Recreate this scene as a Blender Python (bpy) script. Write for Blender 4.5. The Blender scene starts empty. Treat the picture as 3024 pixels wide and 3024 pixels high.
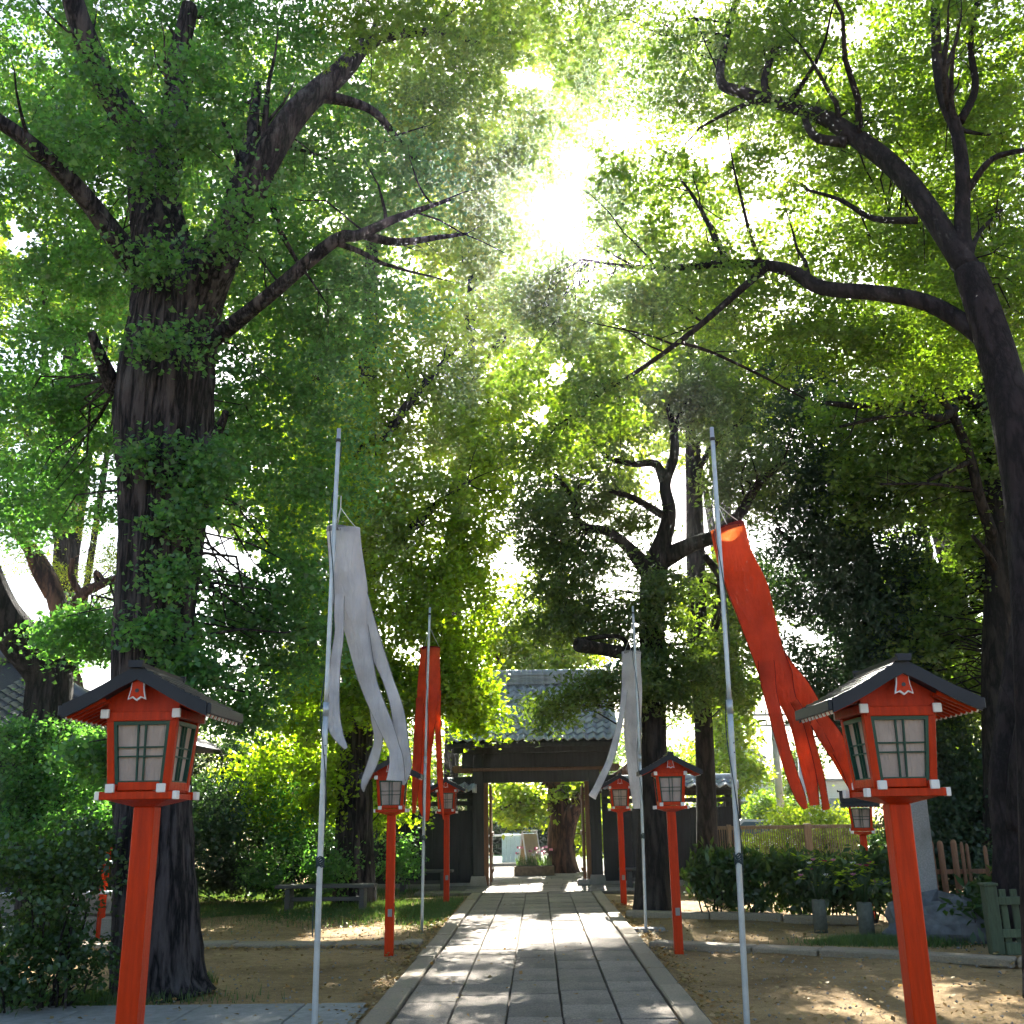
import bpy, math, random
import numpy as np
from math import sin, cos, pi, radians, sqrt
from mathutils import Vector, Matrix

rnd = random.Random(7)
S = bpy.context.scene
COL = S.collection

# ------------------------------------------------------------------ camera
F_PX, CAM_H = 3028.0, 1.55
YAW, PITCH, ROLL = radians(1.1555), radians(16.502), radians(-0.85)
CAM_ROT = Matrix.Rotation(YAW, 3, 'Z') @ Matrix.Rotation(pi/2 + PITCH, 3, 'X') @ Matrix.Rotation(ROLL, 3, 'Z')
cam_data = bpy.data.cameras.new('camera')
cam_data.sensor_width = 36.0
cam_data.lens = 36.0 * F_PX / 3024.0
cam_data.clip_start, cam_data.clip_end = 0.1, 2000.0
cam = bpy.data.objects.new('camera', cam_data)
COL.objects.link(cam)
cam.matrix_world = Matrix.Translation((0, 0, CAM_H)) @ CAM_ROT.to_4x4()
S.camera = cam

# ------------------------------------------------------------------ sky, sun, exposure
SUN_EL, SUN_AZ = radians(32.5), radians(2.6)          # azimuth measured from +Y towards +X
world = bpy.data.worlds.new('World'); S.world = world; world.use_nodes = True
wn = world.node_tree.nodes; wl = world.node_tree.links
bg = wn['Background']
sky = wn.new('ShaderNodeTexSky'); sky.sky_type = 'NISHITA'; sky.sun_disc = False
sky.sun_elevation = SUN_EL; sky.sun_rotation = SUN_AZ
sky.air_density = 1.0; sky.dust_density = 1.6; sky.ozone_density = 1.0
wl.new(sky.outputs[0], bg.inputs[0]); bg.inputs[1].default_value = 0.052
sun_data = bpy.data.lights.new('sun', 'SUN'); sun_data.energy = 5.0; sun_data.angle = radians(0.53)
sun_data.color = (1.0, 0.95, 0.86)
sun = bpy.data.objects.new('sun', sun_data); COL.objects.link(sun)
SUN_DIR = Vector((cos(SUN_EL)*sin(SUN_AZ), cos(SUN_EL)*cos(SUN_AZ), sin(SUN_EL)))
sun.rotation_euler = SUN_DIR.to_track_quat('Z', 'Y').to_euler()
S.view_settings.view_transform = 'Standard'
S.view_settings.look = 'None'
S.view_settings.exposure = 2.65
S.view_settings.gamma = 1.0
S.cycles.max_bounces = 4; S.cycles.diffuse_bounces = 2; S.cycles.glossy_bounces = 2
S.cycles.transmission_bounces = 3; S.cycles.use_adaptive_sampling = True; S.cycles.adaptive_threshold = 0.05
S.cycles.use_light_tree = False; S.cycles.volume_bounces = 0; S.cycles.transparent_max_bounces = 4
S.cycles.use_denoising = True; S.cycles.debug_use_spatial_splits = True
S.cycles.sample_clamp_indirect = 6.0

# ------------------------------------------------------------------ helpers
def ray(px, py):
    return CAM_ROT @ Vector(((px - 1512)/F_PX, -(py - 1512)/F_PX, -1.0))
def at(px, py, Y):                       # point of the upright plane at distance Y
    d = ray(px, py); return Vector((0, 0, CAM_H)) + d*(Y/d.y)
def depth(p):                            # distance along the camera's axis
    return -(CAM_ROT.transposed() @ (Vector(p) - Vector((0, 0, CAM_H)))).z
def ground_at(px, py, z=0.0):
    d = ray(px, py); return Vector((0, 0, CAM_H)) + d*((z - CAM_H)/d.z)
CR = np.array(CAM_ROT)
def project_np(P):
    c = (P - np.array([0, 0, CAM_H])) @ CR
    zz = np.where(c[:, 2] > -0.1, -0.1, c[:, 2])
    return 1512 + F_PX*c[:, 0]/-zz, 1512 - F_PX*c[:, 1]/-zz

def tag(o, label=None, cat=None, group=None, kind=None):
    if label: o['label'] = label
    if cat: o['category'] = cat
    if group: o['group'] = group
    if kind: o['kind'] = kind
    return o
def thing(name, label, cat, loc=(0, 0, 0), rz=0.0, group=None):
    o = bpy.data.objects.new(name, None); COL.objects.link(o)
    o.location = loc; o.rotation_euler = (0, 0, rz); o.empty_display_size = 0.1
    return tag(o, label, cat, group)
def copy_tree(o, parent=None):
    c = o.copy(); COL.objects.link(c); c.parent = parent
    for ch in list(o.children): copy_tree(ch, c)
    return c

class MB:
    def __init__(s): s.v = []; s.f = []; s.smooth = []
    def add(s, vs, fs, sm=False):
        n = len(s.v); s.v.extend([tuple(v) for v in vs])
        for f in fs: s.f.append(tuple(i + n for i in f)); s.smooth.append(sm)
        return s
    def box(s, c, d, rot=None, bevel=0.0):
        hx, hy, hz = d[0]/2, d[1]/2, d[2]/2
        b = min(bevel, hx*.45, hy*.45, hz*.45)
        if b > 0:
            vs = []; idx = {}
            for sx in (-1, 1):
                for sy in (-1, 1):
                    for sz in (-1, 1):
                        for ax in range(3):
                            p = [sx*hx, sy*hy, sz*hz]
                            for k in range(3):
                                if k != ax: p[k] -= (sx, sy, sz)[k]*b
                            idx[(sx, sy, sz, ax)] = len(vs); vs.append(Vector(p))
            fs = []
            for ax in range(3):
                o1, o2 = [(1, 2), (2, 0), (0, 1)][ax]
                for sg in (-1, 1):
                    q = []
                    for a, bb in ((-1, -1), (1, -1), (1, 1), (-1, 1)):
                        k = [0, 0, 0]; k[ax] = sg; k[o1] = a; k[o2] = bb
                        q.append(idx[(k[0], k[1], k[2], ax)])
                    fs.append(q if sg > 0 else q[::-1])
            for ax in range(3):
                o1, o2 = [(1, 2), (2, 0), (0, 1)][ax]
                for a in (-1, 1):
                    for bb in (-1, 1):
                        k0 = [0, 0, 0]; k1 = [0, 0, 0]; k0[ax] = -1; k1[ax] = 1
                        for k in (k0, k1): k[o1] = a; k[o2] = bb
                        q = [idx[(*k0, o1)], idx[(*k1, o1)], idx[(*k1, o2)], idx[(*k0, o2)]]
                        fs.append(q if a*bb < 0 else q[::-1])
            for sx in (-1, 1):
                for sy in (-1, 1):
                    for sz in (-1, 1):
                        q = [idx[(sx, sy, sz, 0)], idx[(sx, sy, sz, 1)], idx[(sx, sy, sz, 2)]]
                        fs.append(q if sx*sy*sz > 0 else q[::-1])
        else:
            vs = [Vector((x, y, z)) for x in (-hx, hx) for y in (-hy, hy) for z in (-hz, hz)]
            fs = [(0, 1, 3, 2), (4, 6, 7, 5), (0, 4, 5, 1), (2, 3, 7, 6), (0, 2, 6, 4), (1, 5, 7, 3)]
        if rot is not None: vs = [rot @ v for v in vs]
        c = Vector(c)
        return s.add([v + c for v in vs], fs)
    def bar(s, a, b, w, h, bevel=0.0, up=(0, 0, 1)):
        a, b = Vector(a), Vector(b); d = (b - a); L = d.length; d.normalize()
        x = d.cross(Vector(up))
        if x.length < 1e-4: x = Vector((1, 0, 0))
        x.normalize(); z = x.cross(d)
        return s.box((a + b)/2, (w, L, h), Matrix((x, d, z)).transposed(), bevel)
    def tube(s, pts, rad, n=8, caps=True, flat=None, wob=None):
        pts = [Vector(p) for p in pts]; N = len(pts)
        if not hasattr(rad, '__len__'): rad = [rad]*N
        prev = None; vs = []
        for i in range(N):
            t = (pts[min(i+1, N-1)] - pts[max(i-1, 0)])
            if t.length < 1e-9: t = Vector((0, 0, 1))
            t.normalize()
            if prev is None:
                u = t.cross(Vector((0, 1, 0)) if abs(t.y) < .9 else Vector((1, 0, 0))); u.normalize()
            else:
                u = prev - t*prev.dot(t)
                if u.length < 1e-6: u = t.orthogonal()
                u.normalize()
            prev = u; w = t.cross(u)
            for k in range(n):
                a = 2*pi*k/n; r = rad[i]
                if wob: r *= wob(a, i)
                vs.append(pts[i] + u*(r*cos(a)) + w*(r*sin(a)))
        fs = [(i*n + k, i*n + (k+1) % n, (i+1)*n + (k+1) % n, (i+1)*n + k) for i in range(N-1) for k in range(n)]
        s.add(vs, fs, True)
        if caps:
            m = len(s.v) - len(vs)
            s.f.append(tuple(m + k for k in range(n))[::-1]); s.smooth.append(False)
            s.f.append(tuple(m + (N-1)*n + k for k in range(n))); s.smooth.append(False)
        return s
    def prism(s, poly, axis, a, b):
        """poly: 2-D outline in the plane normal to AXIS ('x': (y,z); 'y': (x,z); 'z': (x,y)) drawn from a to b"""
        def P(u, v, w): return {'x': (w, u, v), 'y': (u, w, v), 'z': (u, v, w)}[axis]
        n = len(poly)
        vs = [P(u, v, a) for u, v in poly] + [P(u, v, b) for u, v in poly]
        fs = [tuple(range(n))[::-1], tuple(range(n, 2*n))] + [(i, (i+1) % n, n + (i+1) % n, n + i) for i in range(n)]
        return s.add(vs, fs)
    def mesh(s, name, mat):
        me = bpy.data.meshes.new(name); me.from_pydata(s.v, [], s.f)
        me.polygons.foreach_set('use_smooth', s.smooth)
        if mat: me.materials.append(mat)
        me.update(); return me
    def build(s, name, mat, parent=None, loc=None, rz=None):
        o = bpy.data.objects.new(name, s.mesh(name, mat)); COL.objects.link(o)
        if parent: o.parent = parent
        if loc is not None: o.location = loc
        if rz is not None: o.rotation_euler = (0, 0, rz)
        return o
def inst(name, me, parent=None, loc=(0, 0, 0), rot=None, scale=None):
    o = bpy.data.objects.new(name, me); COL.objects.link(o)
    if parent: o.parent = parent
    o.location = loc
    if rot is not None: o.rotation_euler = rot
    if scale is not None: o.scale = scale
    return o

# ------------------------------------------------------------------ materials
def new_mat(name):
    m = bpy.data.materials.new(name); m.use_nodes = True
    nt = m.node_tree; return m, nt, nt.nodes, nt.links, nt.nodes['Principled BSDF']
def solid(name, col, rough=0.6, metal=0.0, var=0.15, scale=6.0, bump=0.0, bscale=40.0, spec=0.4, dirt=None, dirt_amt=0.5, dscale=2.0, stretch=None):
    m, nt, N, L, P = new_mat(name)
    tc = N.new('ShaderNodeTexCoord'); src = tc.outputs['Object']
    if stretch:
        mp = N.new('ShaderNodeMapping'); mp.inputs['Scale'].default_value = stretch
        L.new(src, mp.inputs['Vector']); src = mp.outputs[0]
    geo = N.new('ShaderNodeObjectInfo')
    nz = N.new('ShaderNodeTexNoise'); nz.inputs['Scale'].default_value = scale; nz.inputs['Detail'].default_value = 6
    L.new(src, nz.inputs['Vector'])
    r = N.new('ShaderNodeMapRange'); r.inputs[1].default_value = .3; r.inputs[2].default_value = .7
    r.inputs[3].default_value = 1 - var; r.inputs[4].default_value = 1 + var
    L.new(nz.outputs['Fac'], r.inputs[0])
    r2 = N.new('ShaderNodeMapRange'); r2.inputs[3].default_value = 1 - var*.6; r2.inputs[4].default_value = 1 + var*.6
    L.new(geo.outputs['Random'], r2.inputs[0])
    mu = N.new('ShaderNodeMath'); mu.operation = 'MULTIPLY'; L.new(r.outputs[0], mu.inputs[0]); L.new(r2.outputs[0], mu.inputs[1])
    mx = N.new('ShaderNodeVectorMath'); mx.operation = 'SCALE'; mx.inputs[0].default_value = col[:3]
    L.new(mu.outputs[0], mx.inputs['Scale'])
    out = mx.outputs[0]
    if dirt:
        n2 = N.new('ShaderNodeTexNoise'); n2.inputs['Scale'].default_value = dscale; n2.inputs['Detail'].default_value = 8; n2.inputs['Roughness'].default_value = .7
        L.new(src, n2.inputs['Vector'])
        rr = N.new('ShaderNodeMapRange'); rr.inputs[1].default_value = .48; rr.inputs[2].default_value = .68; rr.inputs[4].default_value = dirt_amt
        L.new(n2.outputs['Fac'], rr.inputs[0])
        mm = N.new('ShaderNodeMix'); mm.data_type = 'RGBA'; L.new(rr.outputs[0], mm.inputs['Factor'])
        L.new(out, mm.inputs[6]); mm.inputs[7].default_value = (*dirt, 1); out = mm.outputs[2]
    L.new(out, P.inputs['Base Color'])
    P.inputs['Roughness'].default_value = rough; P.inputs['Metallic'].default_value = metal
    P.inputs['Specular IOR Level'].default_value = spec
    if bump:
        nb = N.new('ShaderNodeTexNoise'); nb.inputs['Scale'].default_value = bscale; nb.inputs['Detail'].default_value = 5
        L.new(src, nb.inputs['Vector'])
        bp = N.new('ShaderNodeBump'); bp.inputs['Strength'].default_value = bump; bp.inputs['Distance'].default_value = .02
        L.new(nb.outputs['Fac'], bp.inputs['Height']); L.new(bp.outputs[0], P.inputs['Normal'])
    return m
def leaf_mat(name, dif, tra, mix=0.5, gloss=0.06, rough=0.45, hue=0.25):
    m, nt, N, L, P = new_mat(name); N.remove(P)
    out = N['Material Output']
    geo = N.new('ShaderNodeNewGeometry')
    r = N.new('ShaderNodeMapRange'); r.inputs[3].default_value = .65; r.inputs[4].default_value = 1.4
    L.new(geo.outputs['Random Per Island'], r.inputs[0])
    def col(c, c2):
        mm = N.new('ShaderNodeMix'); mm.data_type = 'RGBA'
        pw = N.new('ShaderNodeMath'); pw.operation = 'POWER'; pw.inputs[1].default_value = 3.0
        fr = N.new('ShaderNodeMath'); fr.operation = 'FRACT'
        ml = N.new('ShaderNodeMath'); ml.operation = 'MULTIPLY'; ml.inputs[1].default_value = 7.31
        L.new(geo.outputs['Random Per Island'], ml.inputs[0]); L.new(ml.outputs[0], fr.inputs[0]); L.new(fr.outputs[0], pw.inputs[0])
        L.new(pw.outputs[0], mm.inputs['Factor'])
        mm.inputs[6].default_value = (*c, 1); mm.inputs[7].default_value = (*c2, 1)
        sc = N.new('ShaderNodeVectorMath'); sc.operation = 'SCALE'; L.new(mm.outputs[2], sc.inputs[0]); L.new(r.outputs[0], sc.inputs['Scale'])
        return sc.outputs[0]
    d2 = (dif[0]*(1 + 2*hue), dif[1]*1.05, dif[2]*.8); t2 = (tra[0]*(1 + 1.3*hue), tra[1]*1.05, tra[2]*.8)
    D = N.new('ShaderNodeBsdfDiffuse'); L.new(col(dif, d2), D.inputs[0])
    T = N.new('ShaderNodeBsdfTranslucent'); L.new(col(tra, t2), T.inputs[0])
    G = N.new('ShaderNodeBsdfGlossy'); G.inputs['Roughness'].default_value = rough; G.inputs[0].default_value = (.8, .85, .8, 1)
    m1 = N.new('ShaderNodeMixShader'); m1.inputs[0].default_value = mix; L.new(D.outputs[0], m1.inputs[1]); L.new(T.outputs[0], m1.inputs[2])
    m2 = N.new('ShaderNodeMixShader'); m2.inputs[0].default_value = gloss; L.new(m1.outputs[0], m2.inputs[1]); L.new(G.outputs[0], m2.inputs[2])
    L.new(m2.outputs[0], out.inputs['Surface'])
    return m
def cloth_mat(name, col, tra, mix=0.45):
    m, nt, N, L, P = new_mat(name); N.remove(P)
    out = N['Material Output']; tc = N.new('ShaderNodeTexCoord')
    nz = N.new('ShaderNodeTexNoise'); nz.inputs['Scale'].default_value = 4; nz.inputs['Detail'].default_value = 7
    L.new(tc.outputs['Object'], nz.inputs['Vector'])
    r = N.new('ShaderNodeMapRange'); r.inputs[1].default_value = .35; r.inputs[2].default_value = .7; r.inputs[3].default_value = 1.0; r.inputs[4].default_value = .72
    L.new(nz.outputs['Fac'], r.inputs[0])
    def sc(c):
        s_ = N.new('ShaderNodeVectorMath'); s_.operation = 'SCALE'; s_.inputs[0].default_value = c; L.new(r.outputs[0], s_.inputs['Scale']); return s_.outputs[0]
    D = N.new('ShaderNodeBsdfDiffuse'); L.new(sc(col), D.inputs[0])
    T = N.new('ShaderNodeBsdfTranslucent'); L.new(sc(tra), T.inputs[0])
    wv = N.new('ShaderNodeTexNoise'); wv.inputs['Scale'].default_value = 14; wv.inputs['Detail'].default_value = 3
    mp = N.new('ShaderNodeMapping'); mp.inputs['Scale'].default_value = (1.6, 1.6, .35); L.new(tc.outputs['Object'], mp.inputs[0]); L.new(mp.outputs[0], wv.inputs['Vector'])
    bp = N.new('ShaderNodeBump'); bp.inputs['Strength'].default_value = .9; bp.inputs['Distance'].default_value = .04; L.new(wv.outputs['Fac'], bp.inputs['Height'])
    L.new(bp.outputs[0], D.inputs['Normal']); L.new(bp.outputs[0], T.inputs['Normal'])
    m1 = N.new('ShaderNodeMixShader'); m1.inputs[0].default_value = mix; L.new(D.outputs[0], m1.inputs[1]); L.new(T.outputs[0], m1.inputs[2])
    L.new(m1.outputs[0], out.inputs['Surface'])
    return m
def bark_mat(name, c1, c2, vscale=9.0, stretch=0.16, bump=0.9, lichen=None):
    m, nt, N, L, P = new_mat(name)
    tc = N.new('ShaderNodeTexCoord'); mp = N.new('ShaderNodeMapping'); mp.inputs['Scale'].default_value = (1, 1, stretch)
    L.new(tc.outputs['Object'], mp.inputs[0])
    nz = N.new('ShaderNodeTexNoise'); nz.inputs['Scale'].default_value = vscale; nz.inputs['Detail'].default_value = 9; nz.inputs['Roughness'].default_value = .65
    L.new(mp.outputs[0], nz.inputs['Vector'])
    v0 = N.new('ShaderNodeTexNoise'); v0.inputs['Scale'].default_value = vscale*.55; v0.inputs['Detail'].default_value = 5; v0.inputs['Roughness'].default_value = .6
    L.new(mp.outputs[0], v0.inputs['Vector'])
    v1 = N.new('ShaderNodeMath'); v1.operation = 'SUBTRACT'; v1.inputs[1].default_value = .5; L.new(v0.outputs['Fac'], v1.inputs[0])
    v2 = N.new('ShaderNodeMath'); v2.operation = 'ABSOLUTE'; L.new(v1.outputs[0], v2.inputs[0])
    vr = N.new('ShaderNodeMapRange'); vr.inputs[1].default_value = .0; vr.inputs[2].default_value = .11; vr.inputs[3].default_value = .12; L.new(v2.outputs[0], vr.inputs[0])
    h = N.new('ShaderNodeMath'); h.operation = 'MULTIPLY'; L.new(nz.outputs['Fac'], h.inputs[0]); L.new(vr.outputs[0], h.inputs[1])
    cr = N.new('ShaderNodeValToRGB'); cr.color_ramp.elements[0].position = .10; cr.color_ramp.elements[0].color = (*c1, 1)
    cr.color_ramp.elements[1].position = .55; cr.color_ramp.elements[1].color = (*c2, 1); L.new(h.outputs[0], cr.inputs[0])
    out = cr.outputs[0]
    if lichen:
        n2 = N.new('ShaderNodeTexNoise'); n2.inputs['Scale'].default_value = 2.2; n2.inputs['Detail'].default_value = 6; L.new(tc.outputs['Object'], n2.inputs['Vector'])
        rr = N.new('ShaderNodeMapRange'); rr.inputs[1].default_value = .52; rr.inputs[2].default_value = .72; rr.inputs[4].default_value = .4; L.new(n2.outputs['Fac'], rr.inputs[0])
        mk_ = N.new('ShaderNodeMath'); mk_.operation = 'MULTIPLY'; L.new(rr.outputs[0], mk_.inputs[0]); L.new(vr.outputs[0], mk_.inputs[1])
        mm = N.new('ShaderNodeMix'); mm.data_type = 'RGBA'; L.new(mk_.outputs[0], mm.inputs['Factor']); L.new(out, mm.inputs[6]); mm.inputs[7].default_value = (*lichen, 1); out = mm.outputs[2]
    L.new(out, P.inputs['Base Color']); P.inputs['Roughness'].default_value = .9; P.inputs['Specular IOR Level'].default_value = .2
    bp = N.new('ShaderNodeBump'); bp.inputs['Strength'].default_value = bump; bp.inputs['Distance'].default_value = .05
    L.new(h.outputs[0], bp.inputs['Height']); L.new(bp.outputs[0], P.inputs['Normal'])
    return m
def ground_mat():
    m, nt, N, L, P = new_mat('packed_earth')
    tc = N.new('ShaderNodeTexCoord')
    def noise(s, d=6, r=.6):
        n = N.new('ShaderNodeTexNoise'); n.inputs['Scale'].default_value = s; n.inputs['Detail'].default_value = d; n.inputs['Roughness'].default_value = r
        L.new(tc.outputs['Object'], n.inputs['Vector']); return n
    a, b, c = noise(.6, 8, .65), noise(9, 8, .7), noise(70, 4, .7)
    cr = N.new('ShaderNodeValToRGB'); e = cr.color_ramp.elements
    e[0].position = .3; e[0].color = (.17, .108, .045, 1); e[1].position = .72; e[1].color = (.44, .30, .14, 1)
    ad = N.new('ShaderNodeMath'); ad.operation = 'ADD'; mu = N.new('ShaderNodeMath'); mu.operation = 'MULTIPLY_ADD'; mu.inputs[1].default_value = .5; 
    L.new(b.outputs['Fac'], mu.inputs[0]); mu.inputs[2].default_value = -.25
    L.new(a.outputs['Fac'], ad.inputs[0]); L.new(mu.outputs[0], ad.inputs[1]); L.new(ad.outputs[0], cr.inputs[0])
    sp = N.new('ShaderNodeMapRange'); sp.inputs[1].default_value = .35; sp.inputs[2].default_value = .65; sp.inputs[3].default_value = .75; sp.inputs[4].default_value = 1.25; L.new(c.outputs['Fac'], sp.inputs[0])
    sc = N.new('ShaderNodeVectorMath'); sc.operation = 'SCALE'; L.new(cr.outputs[0], sc.inputs[0]); L.new(sp.outputs[0], sc.inputs['Scale'])
    L.new(sc.outputs[0], P.inputs['Base Color']); P.inputs['Roughness'].default_value = .95; P.inputs['Specular IOR Level'].default_value = .15
    ad2 = N.new('ShaderNodeMath'); ad2.operation = 'ADD'; L.new(b.outputs['Fac'], ad2.inputs[0]); L.new(c.outputs['Fac'], ad2.inputs[1])
    bp = N.new('ShaderNodeBump'); bp.inputs['Strength'].default_value = .6; bp.inputs['Distance'].default_value = .03; L.new(ad2.outputs[0], bp.inputs['Height']); L.new(bp.outputs[0], P.inputs['Normal'])
    return m

M = {}
M['red'] = solid('vermilion_paint', (.52, .032, .0006), .42, spec=.16, var=.16, scale=5, bump=.22, bscale=22, stretch=(7, 7, .6), dirt=(.30, .020, .002), dirt_amt=.55, dscale=4)
M['red_worn'] = solid('vermilion_paint_weathered', (.50, .055, .012), .5, var=.15, scale=7, bump=.12, dirt=(.28, .04, .015), dirt_amt=.5)
M['tip'] = solid('white_tip_paint', (.78, .74, .68), .5, var=.05)
M['lattice'] = solid('green_lattice_paint', (.008, .060, .038), .4, var=.1)
M['lroof'] = solid('dark_copper_roof', (.010, .012, .018), .42, metal=.0, var=.25, scale=3, bump=.06, bscale=12, spec=.3)
M['boss'] = solid('dark_iron', (.03, .03, .03), .5)
M['plate'] = solid('grey_notice_plate', (.25, .23, .21), .5)
M['pole'] = solid('galvanised_steel', (.46, .49, .50), .42, metal=.55, var=.12, scale=9, dirt=(.25, .27, .27), dirt_amt=.4)
M['cord'] = solid('dark_cord', (.03, .05, .05), .7)
M['string'] = solid('white_string', (.7, .7, .66), .7)
M['white_cloth'] = cloth_mat('white_nylon', (.84, .82, .83), (.86, .83, .82), .5)
M['red_cloth'] = cloth_mat('red_nylon', (.72, .105, .050), (.98, .24, .06), .60)
M['collar_w'] = cloth_mat('grey_white_hem', (.36, .34, .33), (.2, .19, .18), .2)
M['collar_r'] = cloth_mat('dark_red_hem', (.26, .035, .03), (.2, .02, .01), .2)
M['gwood'] = solid('old_dark_timber', (.028, .030, .030), .75, var=.35, scale=3, bump=.3, bscale=20, stretch=(6, 6, .5), spec=.25)
M['gwood_brown'] = solid('brown_timber', (.13, .062, .026), .65, var=.3, scale=4, bump=.3, bscale=18, stretch=(8, 8, .6))
M['board'] = solid('black_boards', (.018, .019, .022), .75, var=.35, scale=3, bump=.25, stretch=(7, 7, .6))
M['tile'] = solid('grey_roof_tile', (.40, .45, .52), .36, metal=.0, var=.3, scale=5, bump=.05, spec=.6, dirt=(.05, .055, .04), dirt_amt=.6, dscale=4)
M['tile_lit'] = solid('lit_roof_tile', (.38, .42, .46), .4, var=.2, dirt=(.2, .22, .2), dirt_amt=.5)  # roof tile copy with the light on edges and ends put into its colour
M['stone'] = solid('granite', (.27, .255, .235), .85, var=.22, scale=60, bump=.35, bscale=90, dirt=(.15, .15, .12), dirt_amt=.6, dscale=2.5)
M['paving'] = solid('granite_paving', (.235, .195, .150), .85, var=.38, scale=60, bump=.7, bscale=80, dirt=(.10, .088, .065), dirt_amt=.7, dscale=1.6)
M['kerb'] = solid('pale_kerb_stone', (.27, .215, .145), .85, var=.2, scale=50, bump=.45, bscale=60, dirt=(.20, .18, .12), dirt_amt=.6, dscale=2.2)
M['rock'] = solid('dark_rock', (.10, .105, .11), .85, var=.35, scale=7, bump=.8, bscale=12)
M['earth'] = ground_mat()
M['joint'] = solid('joint_earth', (.075, .062, .045), .95, var=.3, scale=20)
M['concrete'] = solid('grey_concrete', (.25, .25, .225), .9, var=.2, scale=12, bump=.3, bscale=60, dirt=(.15, .16, .12), dirt_amt=.5)
M['fence'] = solid('weathered_fence_wood', (.26, .18, .11), .75, var=.3, scale=5, bump=.3, stretch=(7, 7, .7))
M['stake'] = solid('brown_stakes', (.26, .135, .075), .8, var=.3, scale=8, bump=.3, stretch=(6, 6, .8), dirt=(.10, .06, .04), dirt_amt=.6)
M['mossy'] = solid('mossy_green_wood', (.075, .10, .055), .85, var=.3, scale=7, bump=.4, stretch=(6, 6, .8), dirt=(.04, .055, .03), dirt_amt=.6)
M['wallp'] = solid('pale_plaster', (.62, .68, .74), .8, var=.05)
M['glass'] = solid('window_glass', (.10, .16, .22), .12, var=.05, spec=.6)
M['ghouse'] = solid('grey_metal_roof', (.22, .24, .27), .5, var=.1)
M['white_metal'] = solid('white_enamel', (.75, .77, .80), .45, var=.05)
M['tan'] = solid('tan_board', (.42, .34, .22), .7, var=.1)
M['terracotta'] = solid('brown_stone_trough', (.20, .14, .075), .85, var=.3, scale=14, bump=.4)
M['pink'] = solid('pink_petals', (.62, .22, .33), .6, var=.2)
M['crimson'] = solid('crimson_petals', (.35, .03, .06), .6, var=.2)
M['whitepetal'] = solid('white_petals', (.75, .74, .70), .6, var=.1)
M['car'] = solid('car_paint', (.68, .70, .78), .25, var=.03, spec=.6)
M['rubber'] = solid('tyre_rubber', (.02, .02, .02), .8)
M['concpole'] = solid('concrete_pole', (.42, .43, .44), .8, var=.1)
def paper_mat():
    m = cloth_mat('washi_paper', (.70, .55, .46), (.45, .33, .26), .3); return m
M['paper'] = paper_mat()
M['bark'] = bark_mat('ginkgo_bark', (.004, .0035, .0045), (.070, .058, .058), 15, .11, 1.0, lichen=(.10, .105, .105))
M['bark_smooth'] = bark_mat('smooth_grey_bark', (.010, .007, .008), (.032, .024, .025), 10, .35, .5, lichen=(.045, .042, .042))
M['bark_dark'] = bark_mat('dark_bark', (.008, .007, .007), (.040, .033, .030), 11, .2, .8)
M['bark_red'] = bark_mat('reddish_bark', (.022, .012, .009), (.13, .065, .042), 8, .2, .8)
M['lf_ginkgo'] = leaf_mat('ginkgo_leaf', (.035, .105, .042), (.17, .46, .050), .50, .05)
M['lf_ginkgo_y'] = leaf_mat('ginkgo_leaf_lit', (.055, .12, .022), (.42, .66, .012), .55, .035)  # lit copy of the ginkgo leaf, sunlight put into its yellower colour
M['lf_maple'] = leaf_mat('maple_leaf', (.036, .095, .030), (.31, .52, .018), .48, .05)
M['lf_zelkova'] = leaf_mat('zelkova_leaf', (.035, .090, .034), (.27, .48, .022), .48, .05)
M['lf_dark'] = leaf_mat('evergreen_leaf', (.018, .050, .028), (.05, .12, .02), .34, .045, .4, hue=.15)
M['lf_ever'] = leaf_mat('camphor_leaf', (.028, .075, .030), (.20, .34, .016), .45, .06, .4)
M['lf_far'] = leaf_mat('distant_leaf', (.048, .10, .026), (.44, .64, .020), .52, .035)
M['lf_hedge'] = leaf_mat('hedge_leaf', (.024, .065, .018), (.08, .16, .015), .36, .05, .35)
M['grass'] = leaf_mat('grass_blade', (.045, .10, .022), (.12, .22, .03), .4, .04)
M['litter'] = leaf_mat('fallen_leaf', (.30, .22, .09), (.25, .16, .05), .3, .03)

# ================================================================== SETTING
def sheet(name, pts, z, mat, kind='structure', parent=None):
    mb = MB(); mb.add([(x, y, z) for x, y in pts], [tuple(range(len(pts)))])
    o = mb.build(name, mat, parent)
    if not parent: tag(o, kind=kind)
    return o
# ground: one sheet out to the horizon, with soft unevenness near the viewer
gx = [-400, -120, -50] + [-26 + i*1.0 for i in range(53)] + [50, 120, 400]
gy = [-60, -20] + [i*1.0 for i in range(-4, 48)] + [70, 120, 400]
gm = MB(); gv = []
for y in gy:
    for x in gx:
        flat = min(1.0, max(0.0, (abs(x) - 1.6)/1.2))
        z = 0.022*flat*(sin(x*1.7 + y*.6) + sin(y*1.3 - x*.8) + .6*sin(x*3.1 + 1.3)*sin(y*2.7)) if abs(x) < 30 and -5 < y < 22 else 0
        gv.append((x, y, z - .012 if flat else 0))
nx = len(gx)
gm.add(gv, [(j*nx + i, j*nx + i + 1, (j+1)*nx + i + 1, (j+1)*nx + i) for j in range(len(gy)-1) for i in range(nx-1)], True)
ground = tag(gm.build('ground', M['earth']), kind='structure')

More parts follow.
